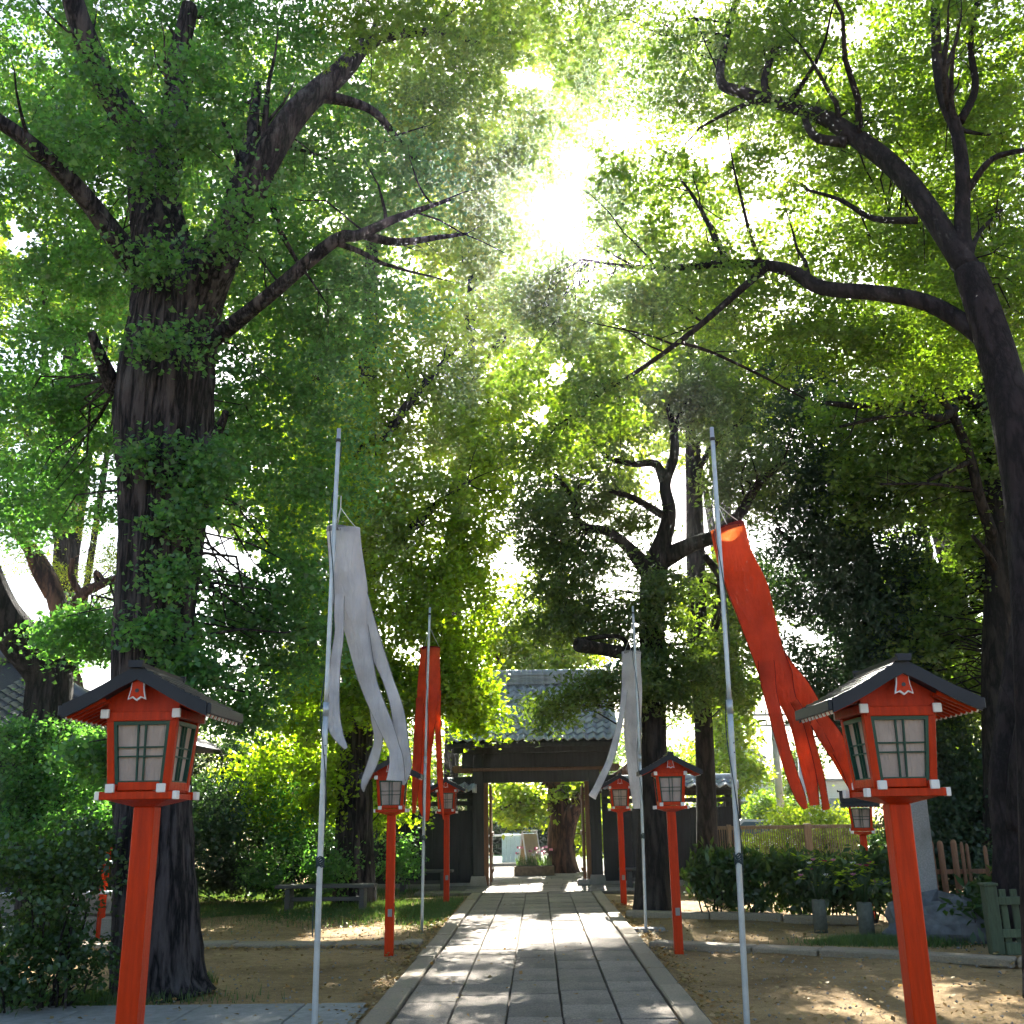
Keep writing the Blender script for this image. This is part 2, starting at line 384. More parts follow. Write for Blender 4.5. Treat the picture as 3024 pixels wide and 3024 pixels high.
# paved approach: five columns of long stones between two kerbs
PX = -0.06
path = sheet('path', [(PX - 1.36, -2), (PX + 1.36, -2), (PX + 1.36, 22.3), (PX - 1.36, 22.3)], 0.012, M['joint'])
for c in range(5):
    x = PX - 1.10 + .22 + c*.44
    y = 6.2 + rnd.random()*.5
    while y < 22.2:
        L = rnd.choice((.45, .6, .75, .92)) + rnd.uniform(-.04, .04)
        L = min(L, 22.24 - y)
        if L > .15:
            mb = MB(); mb.box((0, 0, 0), (.44 - .014 - rnd.random()*.006, L - .013, .05), bevel=.006)
            o = mb.build('paving_stone', M['paving'], path, (x + rnd.uniform(-.003, .003), y + L/2, .022 + rnd.uniform(-.003, .004)))
            o.rotation_euler = (rnd.uniform(-.004, .004), rnd.uniform(-.006, .006), rnd.uniform(-.004, .004))
        y += L
for sx in (-1, 1):
    y = 6.0
    while y < 22.2:
        L = min(rnd.uniform(.85, 1.25), 22.25 - y)
        if L > .2:
            mb = MB(); mb.box((0, 0, 0), (.205, L - .015, .07), bevel=.012)
            o = mb.build('kerb_stone', M['kerb'], path, (PX + sx*1.225 + rnd.uniform(-.006, .006), y + L/2, .022 + rnd.uniform(-.005, .006)))
            o.rotation_euler = (0, rnd.uniform(-.02, .02), rnd.uniform(-.008, .008))
        y += L
# broad slabs in front of and beneath the gate, and the court behind it
court = sheet('gate_pavement', [(-2.6, 22.3), (2.6, 22.3), (2.6, 33.5), (-2.6, 33.5)], 0.012, M['joint'])
for row in range(18):
    y0 = 22.32 + row*.62
    x = -2.58 + rnd.uniform(-.5, 0)
    while x < 2.55:
        L = rnd.uniform(.75, 1.25); a, b = max(x, -2.58), min(x + L, 2.58)
        if b - a > .12:
            mb = MB(); mb.box((0, 0, 0), (b - a - .012, .608, .06), bevel=.006)
            mb.build('paving_slab', M['paving'], court, ((a + b)/2, y0 + .31, .022 + rnd.uniform(-.003, .003)))
        x += L
# concrete side path crossing at the left foreground
side = sheet('side_path', [(-9, 6.0), (PX - 1.4, 6.0), (PX - 1.4, 9.42), (-9, 9.62)], 0.018, M['concrete'])
x = -8.9
while x < -1.6:
    mb = MB(); L = rnd.uniform(.9, 1.1); e = min(x + L, -1.5)
    for ry in range(3):
        mb = MB(); mb.box((0, 0, 0), (e - x - .015, 1.08, .04), bevel=.006)
        mb.build('concrete_slab', M['concrete'], side, ((x + e)/2, 6.55 + ry*1.1 + .3, .012 + rnd.uniform(-.003, .003)))
    x += L
# stone edgings that cross the yard
def edging(name, a, b, w, h, mat, gapL=None):
    a, b = Vector(a), Vector(b); d = b - a; L = d.length; d.normalize(); ang = math.atan2(d.y, d.x)
    root = bpy.data.objects.new(name, None); COL.objects.link(root); tag(root, kind='structure')
    s = 0
    while s < L:
        l = rnd.uniform(.7, 1.5); l = min(l, L - s)
        if l > .1:
            mb = MB(); mb.box((0, 0, 0), (l - .02, w*rnd.uniform(.92, 1.05), h), bevel=.015)
            o = mb.build('edging_stone', mat, root, a + d*(s + l/2) + Vector((0, 0, h/2 - .03 + rnd.uniform(-.012, .012))))
            o.rotation_euler = (rnd.uniform(-.02, .02), rnd.uniform(-.012, .012), ang + rnd.uniform(-.03, .03))
        s += l
edging('edging_left_side', (-9.0, 14.1, 0), (-1.48, 13.85, 0), .34, .09, M['kerb'])
edging('edging_right_side', (1.36, 13.55, 0), (7.2, 10.4, 0), .30, .09, M['kerb'])
edging('edging_right_bed', (1.36, 17.3, 0), (4.6, 16.05, 0), .2, .12, M['kerb'])

# ================================================================== GATE
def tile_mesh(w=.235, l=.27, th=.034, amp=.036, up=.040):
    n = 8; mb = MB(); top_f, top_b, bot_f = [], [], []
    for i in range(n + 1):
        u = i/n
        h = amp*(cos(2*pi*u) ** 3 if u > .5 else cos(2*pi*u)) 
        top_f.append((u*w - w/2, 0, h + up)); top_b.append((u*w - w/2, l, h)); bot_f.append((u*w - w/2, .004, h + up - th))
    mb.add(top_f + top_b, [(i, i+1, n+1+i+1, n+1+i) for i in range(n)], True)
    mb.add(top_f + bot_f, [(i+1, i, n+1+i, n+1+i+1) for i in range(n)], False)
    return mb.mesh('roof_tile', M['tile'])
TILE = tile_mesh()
M['tile_dark'] = solid('dark_roof_tile', (.08, .09, .105), .4, var=.3, scale=5, spec=.4)
TILE_DARK = TILE.copy(); TILE_DARK.materials[0] = M['tile_dark']
def tile_slope(parent, x0, x1, y_eave, z_eave, slope, rows, cols=None, pitch=.235, expo=.215, rz=0, left=0, right=0, me=None):
    cols = cols or int(round((x1 - x0)/pitch)); p = (x1 - x0)/cols
    for r in range(rows):
        for c in range(cols):
            x = x0 + p*(c + .5)
            if x < x0 + left*r or x > x1 - right*r: continue
            s = r*expo
            inst('roof_tile', me or TILE, parent, (x + rnd.uniform(-.003, .003), y_eave + s*cos(slope), z_eave + s*sin(slope) + rnd.uniform(-.002, .003)), (slope + rnd.uniform(-.012, .012), rnd.uniform(-.01, .01), 0), (p/.235, 1, 1))

gate = thing('shrine_gate', 'dark timber gate with curved grey tile roof at the end of the path', 'gate', (-0.03, 24.5, 0))
GW = 1.34
for sx in (-1, 1):
    MB().box((0, 0, 0), (.25, .25, 2.72), bevel=.012).build('pillar', M['gwood'], gate, (sx*GW, 0, .24 + 1.36))
    MB().prism([(-.20, 0), (.20, 0), (.155, .24), (-.155, .24)], 'y', -.20, .20).build('stone_base', M['stone'], gate, (sx*GW, 0, .02))
    MB().box((0, 0, 0), (.18, .18, 2.55), bevel=.01).build('rear_post', M['gwood'], gate, (sx*GW, 1.75, .20 + 1.275))
    MB().prism([(-.15, 0), (.15, 0), (.12, .2), (-.12, .2)], 'y', -.15, .15).build('stone_base', M['stone'], gate, (sx*GW, 1.75, .02))
    MB().box((0, 0, 0), (.10, .16, 2.26), bevel=.006).build('door_jamb', M['gwood_brown'], gate, (sx*(GW - .178), .04, .03 + 1.13))
    for z in (.9, 2.1):
        MB().box((0, 0, 0), (.09, 1.55, .13), bevel=.006).build('side_rail', M['gwood'], gate, (sx*GW, .905, z))
    # open door leaf, folded back inward: planks in a frame
    leaf = MB().box((0, 0, 0), (.05, .07, 2.2), bevel=.004).build('door_leaf', M['gwood_brown'], gate, (sx*(GW - .27), .16, 1.15))
    for k in range(5):
        MB().box((0, 0, 0), (.028, .172, 2.14), bevel=.003).build('plank', M['gwood_brown'], leaf, (sx*.002, .128 + k*.176, 0))
    for z in (-.8, 0, .8):
        MB().box((0, 0, 0), (.03, .86, .09), bevel=.003).build('ledge', M['gwood_brown'], leaf, (-sx*.034, .48, z))
    # bracket arms carrying the eaves past the pillars
    arm = [(0, 0), (.42, .02), (.48, .10), (.46, .17), (0, .20)]
    MB().prism([(sx*u, v) for u, v in (arm if sx > 0 else arm[::-1])], 'y', -.07, .07).build('bracket_arm', M['gwood_brown'], gate, (sx*(GW + .125), 0, 2.50))
    MB().prism([(sx*u, v) for u, v in (arm if sx > 0 else arm[::-1])], 'y', -.06, .06).build('bracket_arm', M['gwood'], gate, (sx*(GW + .125), 0, 2.24))
    MB().box((0, 0, 0), (.16, 2.6, .16), bevel=.01).build('gable_beam', M['gwood'], gate, (sx*(GW + .02), .72, 3.045))
    MB().box((0, 0, 0), (.14, .14, 1.16), bevel=.008).build('king_post', M['gwood'], gate, (sx*(GW + .02), .75, 3.71))
MB().box((0, 0, 0), (2*GW - .25, .2, .30), bevel=.012).build('door_lintel', M['gwood'], gate, (0, .02, 2.435))
MB().box((0, 0, 0), (3.42, .24, .34), bevel=.015).build('main_beam', M['gwood'], gate, (0, 0, 2.765 + .02))
MB().box((0, 0, 0), (3.56, .12, .07), bevel=.008).build('beam_moulding', M['gwood_brown'], gate, (0, -.10, 2.575 + .005))
MB().box((0, 0, 0), (3.3, .16, .2), bevel=.012).build('rear_beam', M['gwood'], gate, (0, 1.75, 2.83))
MB().box((0, 0, 0), (3.72, .14, .14), bevel=.01).build('eave_purlin', M['gwood'], gate, (0, -.62, 2.93 + .06))
RISE = 1.44
SL = math.atan2(RISE, 1.72); EY, EZ = -1.02, 3.06
for k in range(22):
    x = -1.75 + k*(3.5/21)
    MB().bar((x, EY + .06, EZ - .015), (x, .72, EZ - .045 + (.66 - EY)*RISE/1.72), .05, .06, .004).build('rafter', M['gwood'], gate)
XL, XR = -1.90, 1.80
def slab_roof(y0, z0, y1, z1, th, x0, x1): 
    mb = MB(); n = Vector((0, -(z1 - z0), (y1 - y0))).normalized()*th*(1 if y1 > y0 else -1)
    vs = [(x0, y0, z0), (x1, y0, z0), (x1, y1, z1), (x0, y1, z1)]
    vs += [(a, b + n.y, c + n.z) for a, b, c in vs]
    mb.add(vs, [(0, 3, 2, 1), (4, 5, 6, 7), (0, 1, 5, 4), (1, 2, 6, 5), (2, 3, 7, 6), (3, 0, 4, 7)]); return mb
slab_roof(EY, EZ + .02, .72, EZ + .02 + RISE*1.74/1.72, .05, XL + .03, XR - .03).build('roof_deck', M['board'], gate)
slab_roof(2.5, EZ + .02, .72, EZ + .02 + RISE*1.74/1.72, .05, XL + .03, XR - .03).build('roof_deck', M['board'], gate)
MB().box((0, 0, 0), (XR - XL, .05, .09), bevel=.006).build('fascia', M['gwood'], gate, ((XL + XR)/2, EY - .03, EZ + .01))
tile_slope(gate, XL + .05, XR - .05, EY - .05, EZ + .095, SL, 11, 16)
rear = MB()
for r in range(10):
    for c in range(16):
        pass
    y = 2.55 - r*.17; z = EZ + .09 + r*.142
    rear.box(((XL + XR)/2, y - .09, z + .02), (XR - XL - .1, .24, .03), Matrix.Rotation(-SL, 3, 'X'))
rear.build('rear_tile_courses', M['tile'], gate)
RZ = EZ + RISE + .14
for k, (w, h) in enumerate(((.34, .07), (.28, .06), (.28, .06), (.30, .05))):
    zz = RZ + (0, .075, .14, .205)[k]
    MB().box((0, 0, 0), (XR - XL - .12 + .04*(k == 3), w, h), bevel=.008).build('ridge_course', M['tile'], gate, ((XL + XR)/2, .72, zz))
n_cap = 14
for k in range(n_cap):
    w = (XR - XL - .1)/n_cap
    MB().tube([(-w/2 + .004, 0, 0), (w/2 - .004, 0, 0)], [.085, .08], 12).build('ridge_cap_tile', M['tile_lit'], gate, (XL + .05 + w*(k + .5), .72, RZ + .255))
for sx, X in ((-1, XL), (1, XR)):
    # ridge-end tile with shoulders
    prof = [(-.20, -.10), (.20, -.10), (.24, .06), (.15, .16), (.12, .34), (0, .42), (-.12, .34), (-.15, .16), (-.24, .06)]
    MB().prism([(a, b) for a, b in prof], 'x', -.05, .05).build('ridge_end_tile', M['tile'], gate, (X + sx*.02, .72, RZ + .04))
    # verge: stepped tiles in the lit colour, running down the gable edge
    for r in range(11):
        s = r*.215
        o = MB().box((0, .115, .05), (.16, .25, .10), bevel=.02).build('verge_tile', M['tile_lit'] if sx > 0 or r > 3 else M['tile'], gate, (X - sx*.02, EY - .05 + s*cos(SL), EZ + .10 + s*sin(SL)))
        o.rotation_euler = (SL - .05, 0, 0)
    o = MB()
    for r in range(7):
        s = .75 + r*.215
        o2 = MB().tube([(0, 0, 0), (0, .225, .0)], [.065, .055], 10).build('descending_ridge_tile', M['tile_lit'], gate, (X - sx*.30, EY - .05 + s*cos(SL), EZ + .18 + s*sin(SL)))
        o2.rotation_euler = (SL, 0, 0)
    MB().prism([(-.05, -.02), (.05, -.02), (.09, .06), (.05, .2), (0, .26), (-.05, .2), (-.09, .06)], 'y', -.04, .04).build('descending_ridge_end', M['tile'], gate, (X - sx*.30, EY - .06 + .72*cos(SL), EZ + .14 + .72*sin(SL)))
    MB().prism([(EY - .04, EZ - .05), (EY - .04, EZ + .07), (.72, EZ + RISE + .08), (.72, EZ + RISE - .10)], 'x', -.025, .025).build('barge_board', M['gwood'], gate, (X + sx*.02, 0, 0))
MB().box((0, 0, 0), (.30, .22, .14), bevel=.04).build('door_stop_stone', M['stone'], gate, (1.02, -.30, .11))

# flanking walls: black boards, an open slit under a rail, tiled coping
def side_wall(x0, x1, label, coping_tiles):
    w = thing('boundary_wall', label, 'wall', ((x0 + x1)/2, 24.55, 0))
    L = x1 - x0; n = int(L/.3)
    for k in range(n):
        MB().box((0, 0, 0), (L/n - .008, .05, 1.62), bevel=.004).build('board', M['board'], w, (-L/2 + L/n*(k + .5), 0, .06 + .81))
    MB().box((0, 0, 0), (L - .02, .02, 1.60)).build('backing_board', M['board'], w, (0, .037, .87))
    np_ = 3
    for k in range(np_):
        MB().box((0, 0, 0), (.13, .13, 2.1), bevel=.006).build('post', M['gwood'], w, (-L/2 + .07 + (L - .14)*k/(np_ - 1), .1, 1.05))
    MB().box((0, 0, 0), (L, .11, .10), bevel=.006).build('rail', M['gwood'], w, (0, .03, 1.84))
    MB().box((0, 0, 0), (L, .10, .12), bevel=.006).build('head_rail', M['gwood'], w, (0, .03, 2.0))
    MB().box((0, 0, 0), (L, .20, .14), bevel=.01).build('footing', M['stone'], w, (0, .04, .06 - .015))
    MB().prism([(-.34, 2.06), (.40, 2.06), (.40, 2.10), (.03, 2.30), (-.34, 2.10)], 'x', -L/2 - .05, L/2 + .05).build('coping_core', M['gwood'], w)
    sl = math.atan2(.2, .37)
    tile_slope(w, -L/2 - .05, L/2 + .05, -.37, 2.115, sl, 2, expo=.19)
    mb = MB().tube([(-L/2 - .1, .03, 2.34), (L/2 + .1, .03, 2.34)], .075, 12); mb.build('coping_ridge', M['tile'], w)
    for s_ in (-1, 1):
        MB().tube([(0, -.05, 0), (0, .05, 0)], [.10, .09], 12).build('coping_end_tile', M['tile_lit'], w, (s_*(L/2 + .06), -.33, 2.16)).rotation_euler = (0, 0, pi/2)
    return w
side_wall(-5.2, -1.50, 'black board wall with tiled coping to the left of the gate', True)
side_wall(1.47, 4.45, 'black board wall with tiled coping between the gate and slatted fence', True)

# ================================================================== LANTERNS
def make_lantern():
    t = thing('post_lantern', '', 'lantern')
    ZP = 1.58
    MB().box((0, 0, 0), (.104, .104, ZP + .3), bevel=.006).build('post', M['red'], t, (0, 0, (ZP - .3)/2))
    # tapered bearing block
    mb = MB(); a, b = .053, .150
    mb.add([(-a, -a, 0), (a, -a, 0), (a, a, 0), (-a, a, 0), (-b, -b, .030), (b, -b, .030), (b, b, .030), (-b, b, .030)],
           [(3, 2, 1, 0), (4, 5, 6, 7), (0, 1, 5, 4), (1, 2, 6, 5), (2, 3, 7, 6), (3, 0, 4, 7)])
    mb.build('bearing_block', M['red'], t, (0, 0, ZP))
    z1 = ZP + .032 + .019
    for s in (-1, 1):
        bm = MB().box((0, 0, 0), (.360, .044, .038), bevel=.003).build('cross_beam', M['red'], t, (0, s*.155, z1))
        for e in (-1, 1):
            MB().box((0, 0, 0), (.022, .046, .041), bevel=.003).build('white_tip', M['tip'], bm, (e*.191, 0, 0))
        bm = MB().box((0, 0, 0), (.040, .348, .040), bevel=.003).build('depth_beam', M['red'], t, (s*.125, 0, z1 + .034))
        for e in (-1, 1):
            MB().box((0, 0, 0), (.042, .020, .042), bevel=.003).build('white_tip', M['tip'], bm, (0, e*.184, 0))
    MB().box((0, 0, 0), (.345, .266, .026), bevel=.003).build('platform_board', M['red'], t, (0, 0, z1 - .006))
    for k in range(4):
        o = MB().box((0, -.134, 0), (.205 if k % 2 == 0 else .296, .036, .040), bevel=.003).build('sill_beam', M['red'], t, (0, 0, z1 + .044)); o.rotation_euler = (0, 0, k*pi/2)
    MB().box((0, 0, 0), (.235, .235, .016)).build('floor_board', M['red'], t, (0, 0, z1 + .05))
    # body: leaning corner posts, wider at the top
    zb, zt = z1 + .052, z1 + .052 + .305
    hb, ht = .134, .160
    for sx in (-1, 1):
        for sy in (-1, 1):
            MB().bar((sx*hb, sy*hb, zb - .03), (sx*ht, sy*ht, zt + .03), .036, .036, .003, up=(0, 1, 0)).build('corner_post', M['red'], t)
    for k in range(4):
        rot = Matrix.Rotation(k*pi/2, 3, 'Z')
        fr = bpy.data.objects.new('window', None)
        tilt = math.atan2(ht - hb, zt - zb); wb, wt = hb - .018, ht - .018
        H = zt - zb
        def P(u, v, d=0.0):          # u in -1..1 across, v 0..1 up, d outwards
            hw = wb + (wt - wb)*v; off = hb + (ht - hb)*v
            return rot @ Vector((u*hw, -(off + d), zb + v*H))
        def strip(u0, v0, u1, v1, w, d0, d1, mb):
            # a bar from (u0,v0) to (u1,v1) of width w (in metres) between depths d0,d1
            vert = abs(u1 - u0) < abs(v1 - v0)
            if vert: q = [(u0 - w/wt, v0), (u0 + w/wt, v0), (u1 + w/wt, v1), (u1 - w/wt, v1)]
            else: q = [(u0, v0 - w/H), (u1, v1 - w/H), (u1, v1 + w/H), (u0, v0 + w/H)]
            vs = [P(a_, b_, d0) for a_, b_ in q] + [P(a_, b_, d1) for a_, b_ in q]
            mb.add(vs, [(3, 2, 1, 0), (4, 5, 6, 7), (0, 1, 5, 4), (1, 2, 6, 5), (2, 3, 7, 6), (3, 0, 4, 7)])
        f = MB(); 
        strip(-.945, .005, -.945, .995, .0085, -.012, .014, f); strip(.945, .005, .945, .995, .0085, -.012, .014, f)
        strip(-.89, .03, .89, .03, .0095, -.012, .0135, f); strip(-.89, .97, .89, .97, .0095, -.012, .0135, f)
        fo = f.build('window_frame', M['lattice'], t)
        for u in (-.135, .135):
            g = MB(); strip(u, .06, u, .94, .0042, -.004, .008, g); g.build('lattice_bar', M['lattice'], fo)
        for v in (.44, .585):
            g = MB(); strip(-.89, v, .89, v, .0038, -.003, .0065, g); g.build('lattice_bar', M['lattice'], fo)
        p = MB(); q = [(-.9, .05), (.9, .05), (.9, .95), (-.9, .95)]
        vs = [P(a_, b_, -.012) for a_, b_ in q] + [P(a_, b_, -.006) for a_, b_ in q]
        p.add(vs, [(3, 2, 1, 0), (4, 5, 6, 7), (0, 1, 5, 4), (1, 2, 6, 5), (2, 3, 7, 6), (3, 0, 4, 7)])
        p.build('paper_pane', M['paper'], fo)
        bpy.data.objects.remove(fr)
    # top frame
    zf = zt + .022
    for s in (-1, 1):
        bm = MB().box((0, 0, 0), (.328, .044, .046), bevel=.003).build('top_beam', M['red'], t, (0, s*.162, zf))
        for e in (-1, 1):
            bm2 = MB().box((0, 0, 0), (.040, .38, .042), bevel=.003).build('purlin', M['red'], t, (e*.178, 0, zf + .012)) if s > 0 else None
            if bm2:
                for ee in (-1, 1):
                    MB().box((0, 0, 0), (.042, .016, .044), bevel=.003).build('white_tip', M['tip'], bm2, (0, ee*.198, 0))
    # gables
    prof = [(0, .190), (.08, .150), (.17, .098), (.265, .048), (.355, .008)]       # roof underside, x -> z above zf
    for s in (-1, 1):
        g = [(-.18, .02), (.18, .02), (.18, .086), (.17, .094), (.08, .146), (0, .185), (-.08, .146), (-.17, .094), (-.18, .086)]
        y0 = s*.160
        MB().prism(g, 'y', y0 - .008, y0 + .008).build('gable_board', M['red'], t, (0, 0, zf))
        sh = [(-.030, .03), (-.034, -.02), (-.045, -.066), (-.022, -.056), (0, -.072), (.022, -.056), (.045, -.066), (.034, -.02), (.030, .03)]
        yg = s*.262
        orn = MB().prism(sh, 'y', -.006, .006).build('gable_pendant', M['tip'], t, (0, yg, zf + .138))
        MB().prism([(u*.84, v*.90 + .002) for u, v in sh], 'y', -.009, .009).build('pendant_face', M['red'], orn)
        MB().tube([(0, -.013, -.022), (0, .013, -.022)], .010, 8).build('pendant_boss', M['boss'], orn)
    # roof: curved slopes with lapped metal steps
    D = .27
    for s in (-1, 1):
        pr = [(s*x, z) for x, z in prof]
        top = [(x, z + .042) for x, z in pr]
        o = MB(); poly = pr + top[::-1]
        if s < 0: poly = poly[::-1]
        o.prism(poly, 'y', -D, D); ro = o.build('roof_slope', M['lroof'], t, (0, 0, zf))
        for k in range(1, 9):                              # lapped courses
            f0 = k/9; 
            def lerp(f):
                xx = f*.355
                for i in range(4):
                    if prof[i][0] <= xx <= prof[i+1][0] + 1e-9:
                        g_ = (xx - prof[i][0])/(prof[i+1][0] - prof[i][0]); return xx, prof[i][1] + g_*(prof[i+1][1] - prof[i][1]) + .042
            xa, za = lerp(max(f0 - .105, .0)); xb, zb_ = lerp(f0)
            poly = [(s*xa, za - .002), (s*xb, zb_ - .002), (s*xb, zb_ + .010), (s*xa, za + .004)]
            if s > 0: poly = poly[::-1]
            MB().prism(poly, 'y', -D - .004, D + .004).build('roof_course', M['lroof'], ro)
        # barge boards front and back
        for e in (-1, 1):
            b = MB(); poly = [(x, z - .030) for x, z in pr] + [(x, z + .046) for x, z in top][::-1]
            poly = [(x, z - .022) for x, z in pr] + [(x, z + .004) for x, z in top][::-1]
            if s < 0: poly = poly[::-1]
            b.prism(poly, 'y', e*(D + .004), e*(D + .022)); b.build('barge_board', M['lroof'], ro)
        # eave fascia and rafters with white tips
        MB().box((0, 0, 0), (.022, 2*D + .03, .05), bevel=.003).build('eave_board', M['lroof'], ro, (s*.365, 0, .023))
        for k in range(9):
            y = -.24 + k*.06
            ra = MB().bar((s*.165, y, .078), (s*.346, y, -.005), .020, .020, .002).build('rafter', M['red'], t, (0, 0, zf))
            MB().bar((s*.346, y, -.005), (s*.354, y, -.0085), .021, .021, .001).build('white_tip', M['tip'], ra)
    MB().prism([(-.065, .176), (.065, .176), (.028, .210), (-.028, .210)], 'y', -D - .012, D + .012).build('ridge_cover', M['lroof'], t, (0, 0, zf + .02))
    rp = MB().prism([(-.028, .206), (.028, .206), (.032, .226), (-.032, .226)], 'y', -D - .03, D + .03).build('ridge_pole', M['lroof'], t, (0, 0, zf + .02))
    for e in (-1, 1):
        MB().prism([(-.032, .204), (.032, .204), (.038, .238), (-.038, .238)], 'y', e*(D + .03), e*(D + .052)).build('ridge_tip', M['lroof'], rp)
    return t
def notice_plate(t):
    MB().box((0, 0, 0), (.052, .006, .085), bevel=.002).build('notice_plate', M['plate'], t, (.008, -.060, .46))
LG = 'vermilion post lanterns along the approach'
proto = make_lantern()
lan = [(-1.955, 5.3, 0.04, 0.0, 'large near red lantern on the left, in front of the big ginkgo trunk'),
       (1.75, 5.25, -0.0, .035, 'large near red lantern on the right, in front of a grey stone pillar'),
       (-1.80, 13.1, 0.0, .03, 'mid-distance red lantern left of the path, behind the white streamer tails'),
       (1.60, 12.9, -.01, -.03, 'mid-distance red lantern right of the path, beside the white-streamer pole'),
       (-1.735, 20.3, 0.0, .0, 'small far red lantern at left of gate, beside the red streamer'),
       (1.50, 19.6, 0.0, .0, 'small far red lantern just right of the gate opening'),
       (5.06, 16.9, -.40, radians(74), 'side-on red lantern with blue-grey roof above the hedge at right'),
       (-6.05, 15.0, -.42, radians(-68), 'red lantern half hidden in shrubs at the far left edge')]
for i, (x, y, z, rz, lab) in enumerate(lan):
    o = proto if i == 0 else copy_tree(proto)
    o.location = (x, y, z); o.rotation_euler = (0, 0, rz); tag(o, lab, 'lantern', LG)
    lan[i] = o
for i in (2, 3, 4, 5): notice_plate(lan[i])

# ================================================================== POLES AND STREAMERS
def flag_pole(base, top, label, wraps):
    b, tp = Vector(base), Vector(top)
    t = thing('streamer_pole', label, 'pole', b, group='steel poles carrying the streamers')
    d = tp - b
    bow = Vector((0.012 if b.x > 0 else -.012, 0, 0))
    P = lambda f: d*f + bow*sin(pi*f)
    MB().tube([P(f/10*.52) for f in range(11)], .0215, 12).build('lower_tube', M['pole'], t)
    MB().tube([P(.50 + f/10*.50) for f in range(11)], [.0175]*10 + [.0165], 12).build('upper_tube', M['pole'], t)
    MB().tube([P(.502), P(.524)], .0245, 12).build('coupling', M['pole'], t)
    MB().tube([P(.975), P(.981)], .021, 10).build('top_ring', M['boss'], t)
    for f in (.44, .455):
        MB().tube([P(f) + Vector((.01, -.016, 0)), P(f) + Vector((.01, -.027, 0))], .005, 6).build('bolt', M['boss'], t)
    pts = []; N = 240
    for i in range(N + 1):
        f = .97 - i/N*.80; a = i/N*wraps*2*pi + .7
        c = P(f); rr = .026 + (.012*sin(f*9)**2 if wraps < 6 else 0)
        pts.append(c + Vector((cos(a)*rr, sin(a)*rr, 0)))
    MB().tube(pts, .0042, 5).build('halyard', M['cord'], t)
    pts = []
    for i in range(70):
        a = i/70*2*pi*6; pts.append(P(.27) + Vector((cos(a)*(.027 + .004*sin(i)), sin(a)*.027, i/70*.07 + .008*sin(i*1.7))))
    MB().tube(pts, .0055, 5).build('cord_knot', M['cord'], t)
    return t
flag_pole((-1.56, 7.7, -.02), (-1.54, 7.7, 4.56), 'near steel pole left of the path holding the white streamer', 2.5)
flag_pole((1.385, 7.7, -.02), (1.45, 7.7, 4.50), 'near steel pole right of the path holding the red streamer', 2.2)
flag_pole((-1.65, 15.3, -.02), (-1.575, 15.3, 4.60), 'far steel pole left of the path behind the short red streamer', 2.0)
flag_pole((1.455, 15.25, -.02), (1.49, 15.25, 4.55), 'far steel pole right of the path behind the small white streamer', 2.4)
MB().box((0, 0, 0), (.5, .22, .05), bevel=.01).build('pole_foot_slab', M['stone'], None, (1.46, 15.22, .02))
tag(bpy.data.objects['pole_foot_slab'], 'flat dark stone at the foot of the far right pole', 'stone')

def ribbon(path, Y, dY=0.0, thick=.25, thick0=None, n=14, fold=.10, seed=0, openness=None):
    """flattened cloth tube along image-plane points (px, py, width px)"""
    pts = []; W = []
    for i, (px, py, w) in enumerate(path):
        f = i/(len(path) - 1); p = at(px, py, Y + dY*f); pts.append(p); W.append(w*depth(p)/F_PX/2)
    # Catmull-Rom resample
    R, RW = [], []
    for i in range(len(pts) - 1):
        p0, p1, p2, p3 = pts[max(i-1, 0)], pts[i], pts[i+1], pts[min(i+2, len(pts)-1)]
        for k in range(6):
            u = k/6
            R.append(.5*((2*p1) + (p2 - p0)*u + (2*p0 - 5*p1 + 4*p2 - p3)*u*u + (3*p1 - p0 - 3*p2 + p3)*u**3))
            RW.append(W[i]*(1 - u) + W[i+1]*u)
    R.append(pts[-1]); RW.append(W[-1])
    mb = MB(); vs = []; N = len(R); r_ = random.Random(seed); ph = [r_.uniform(0, 6.28) for _ in range(4)]
    for i in range(N):
        t = (R[min(i+1, N-1)] - R[max(i-1, 0)]).normalized()
        lat = t.cross(Vector((0, 1, 0))); lat.normalize(); nrm = lat.cross(t).normalized()
        s = i/N*4
        tw = .35*sin(s*1.1 + ph[0])
        lat2 = lat*cos(tw) + nrm*sin(tw); nrm2 = nrm*cos(tw) - lat*sin(tw)
        for k in range(n):
            a = 2*pi*k/n; c, sn = cos(a), sin(a)
            th = thick if not openness else thick + openness*(1 if i > N - 4 else 0)
            if thick0: th = thick0 + (thick - thick0)*min(1, max(0, (i/N - .15)/.3))
            off = fold*RW[i]*sin(3*a*.5 + s*2.2 + ph[1])*sin(s*1.4 + ph[2])
            vs.append(R[i] + lat2*(RW[i]*c/cos(tw)*(1 + .05*sin(s*5 + a*2 + ph[3]))) + nrm2*(RW[i]*th*sn + off))
    mb.add(vs, [(i*n + k, i*n + (k+1) % n, (i+1)*n + (k+1) % n, (i+1)*n + k) for i in range(N-1) for k in range(n)], True)
    mb.edges = [[Vector(vs[i*n + k]) for i in range(N)] for k in (0, n//2)]
    return mb
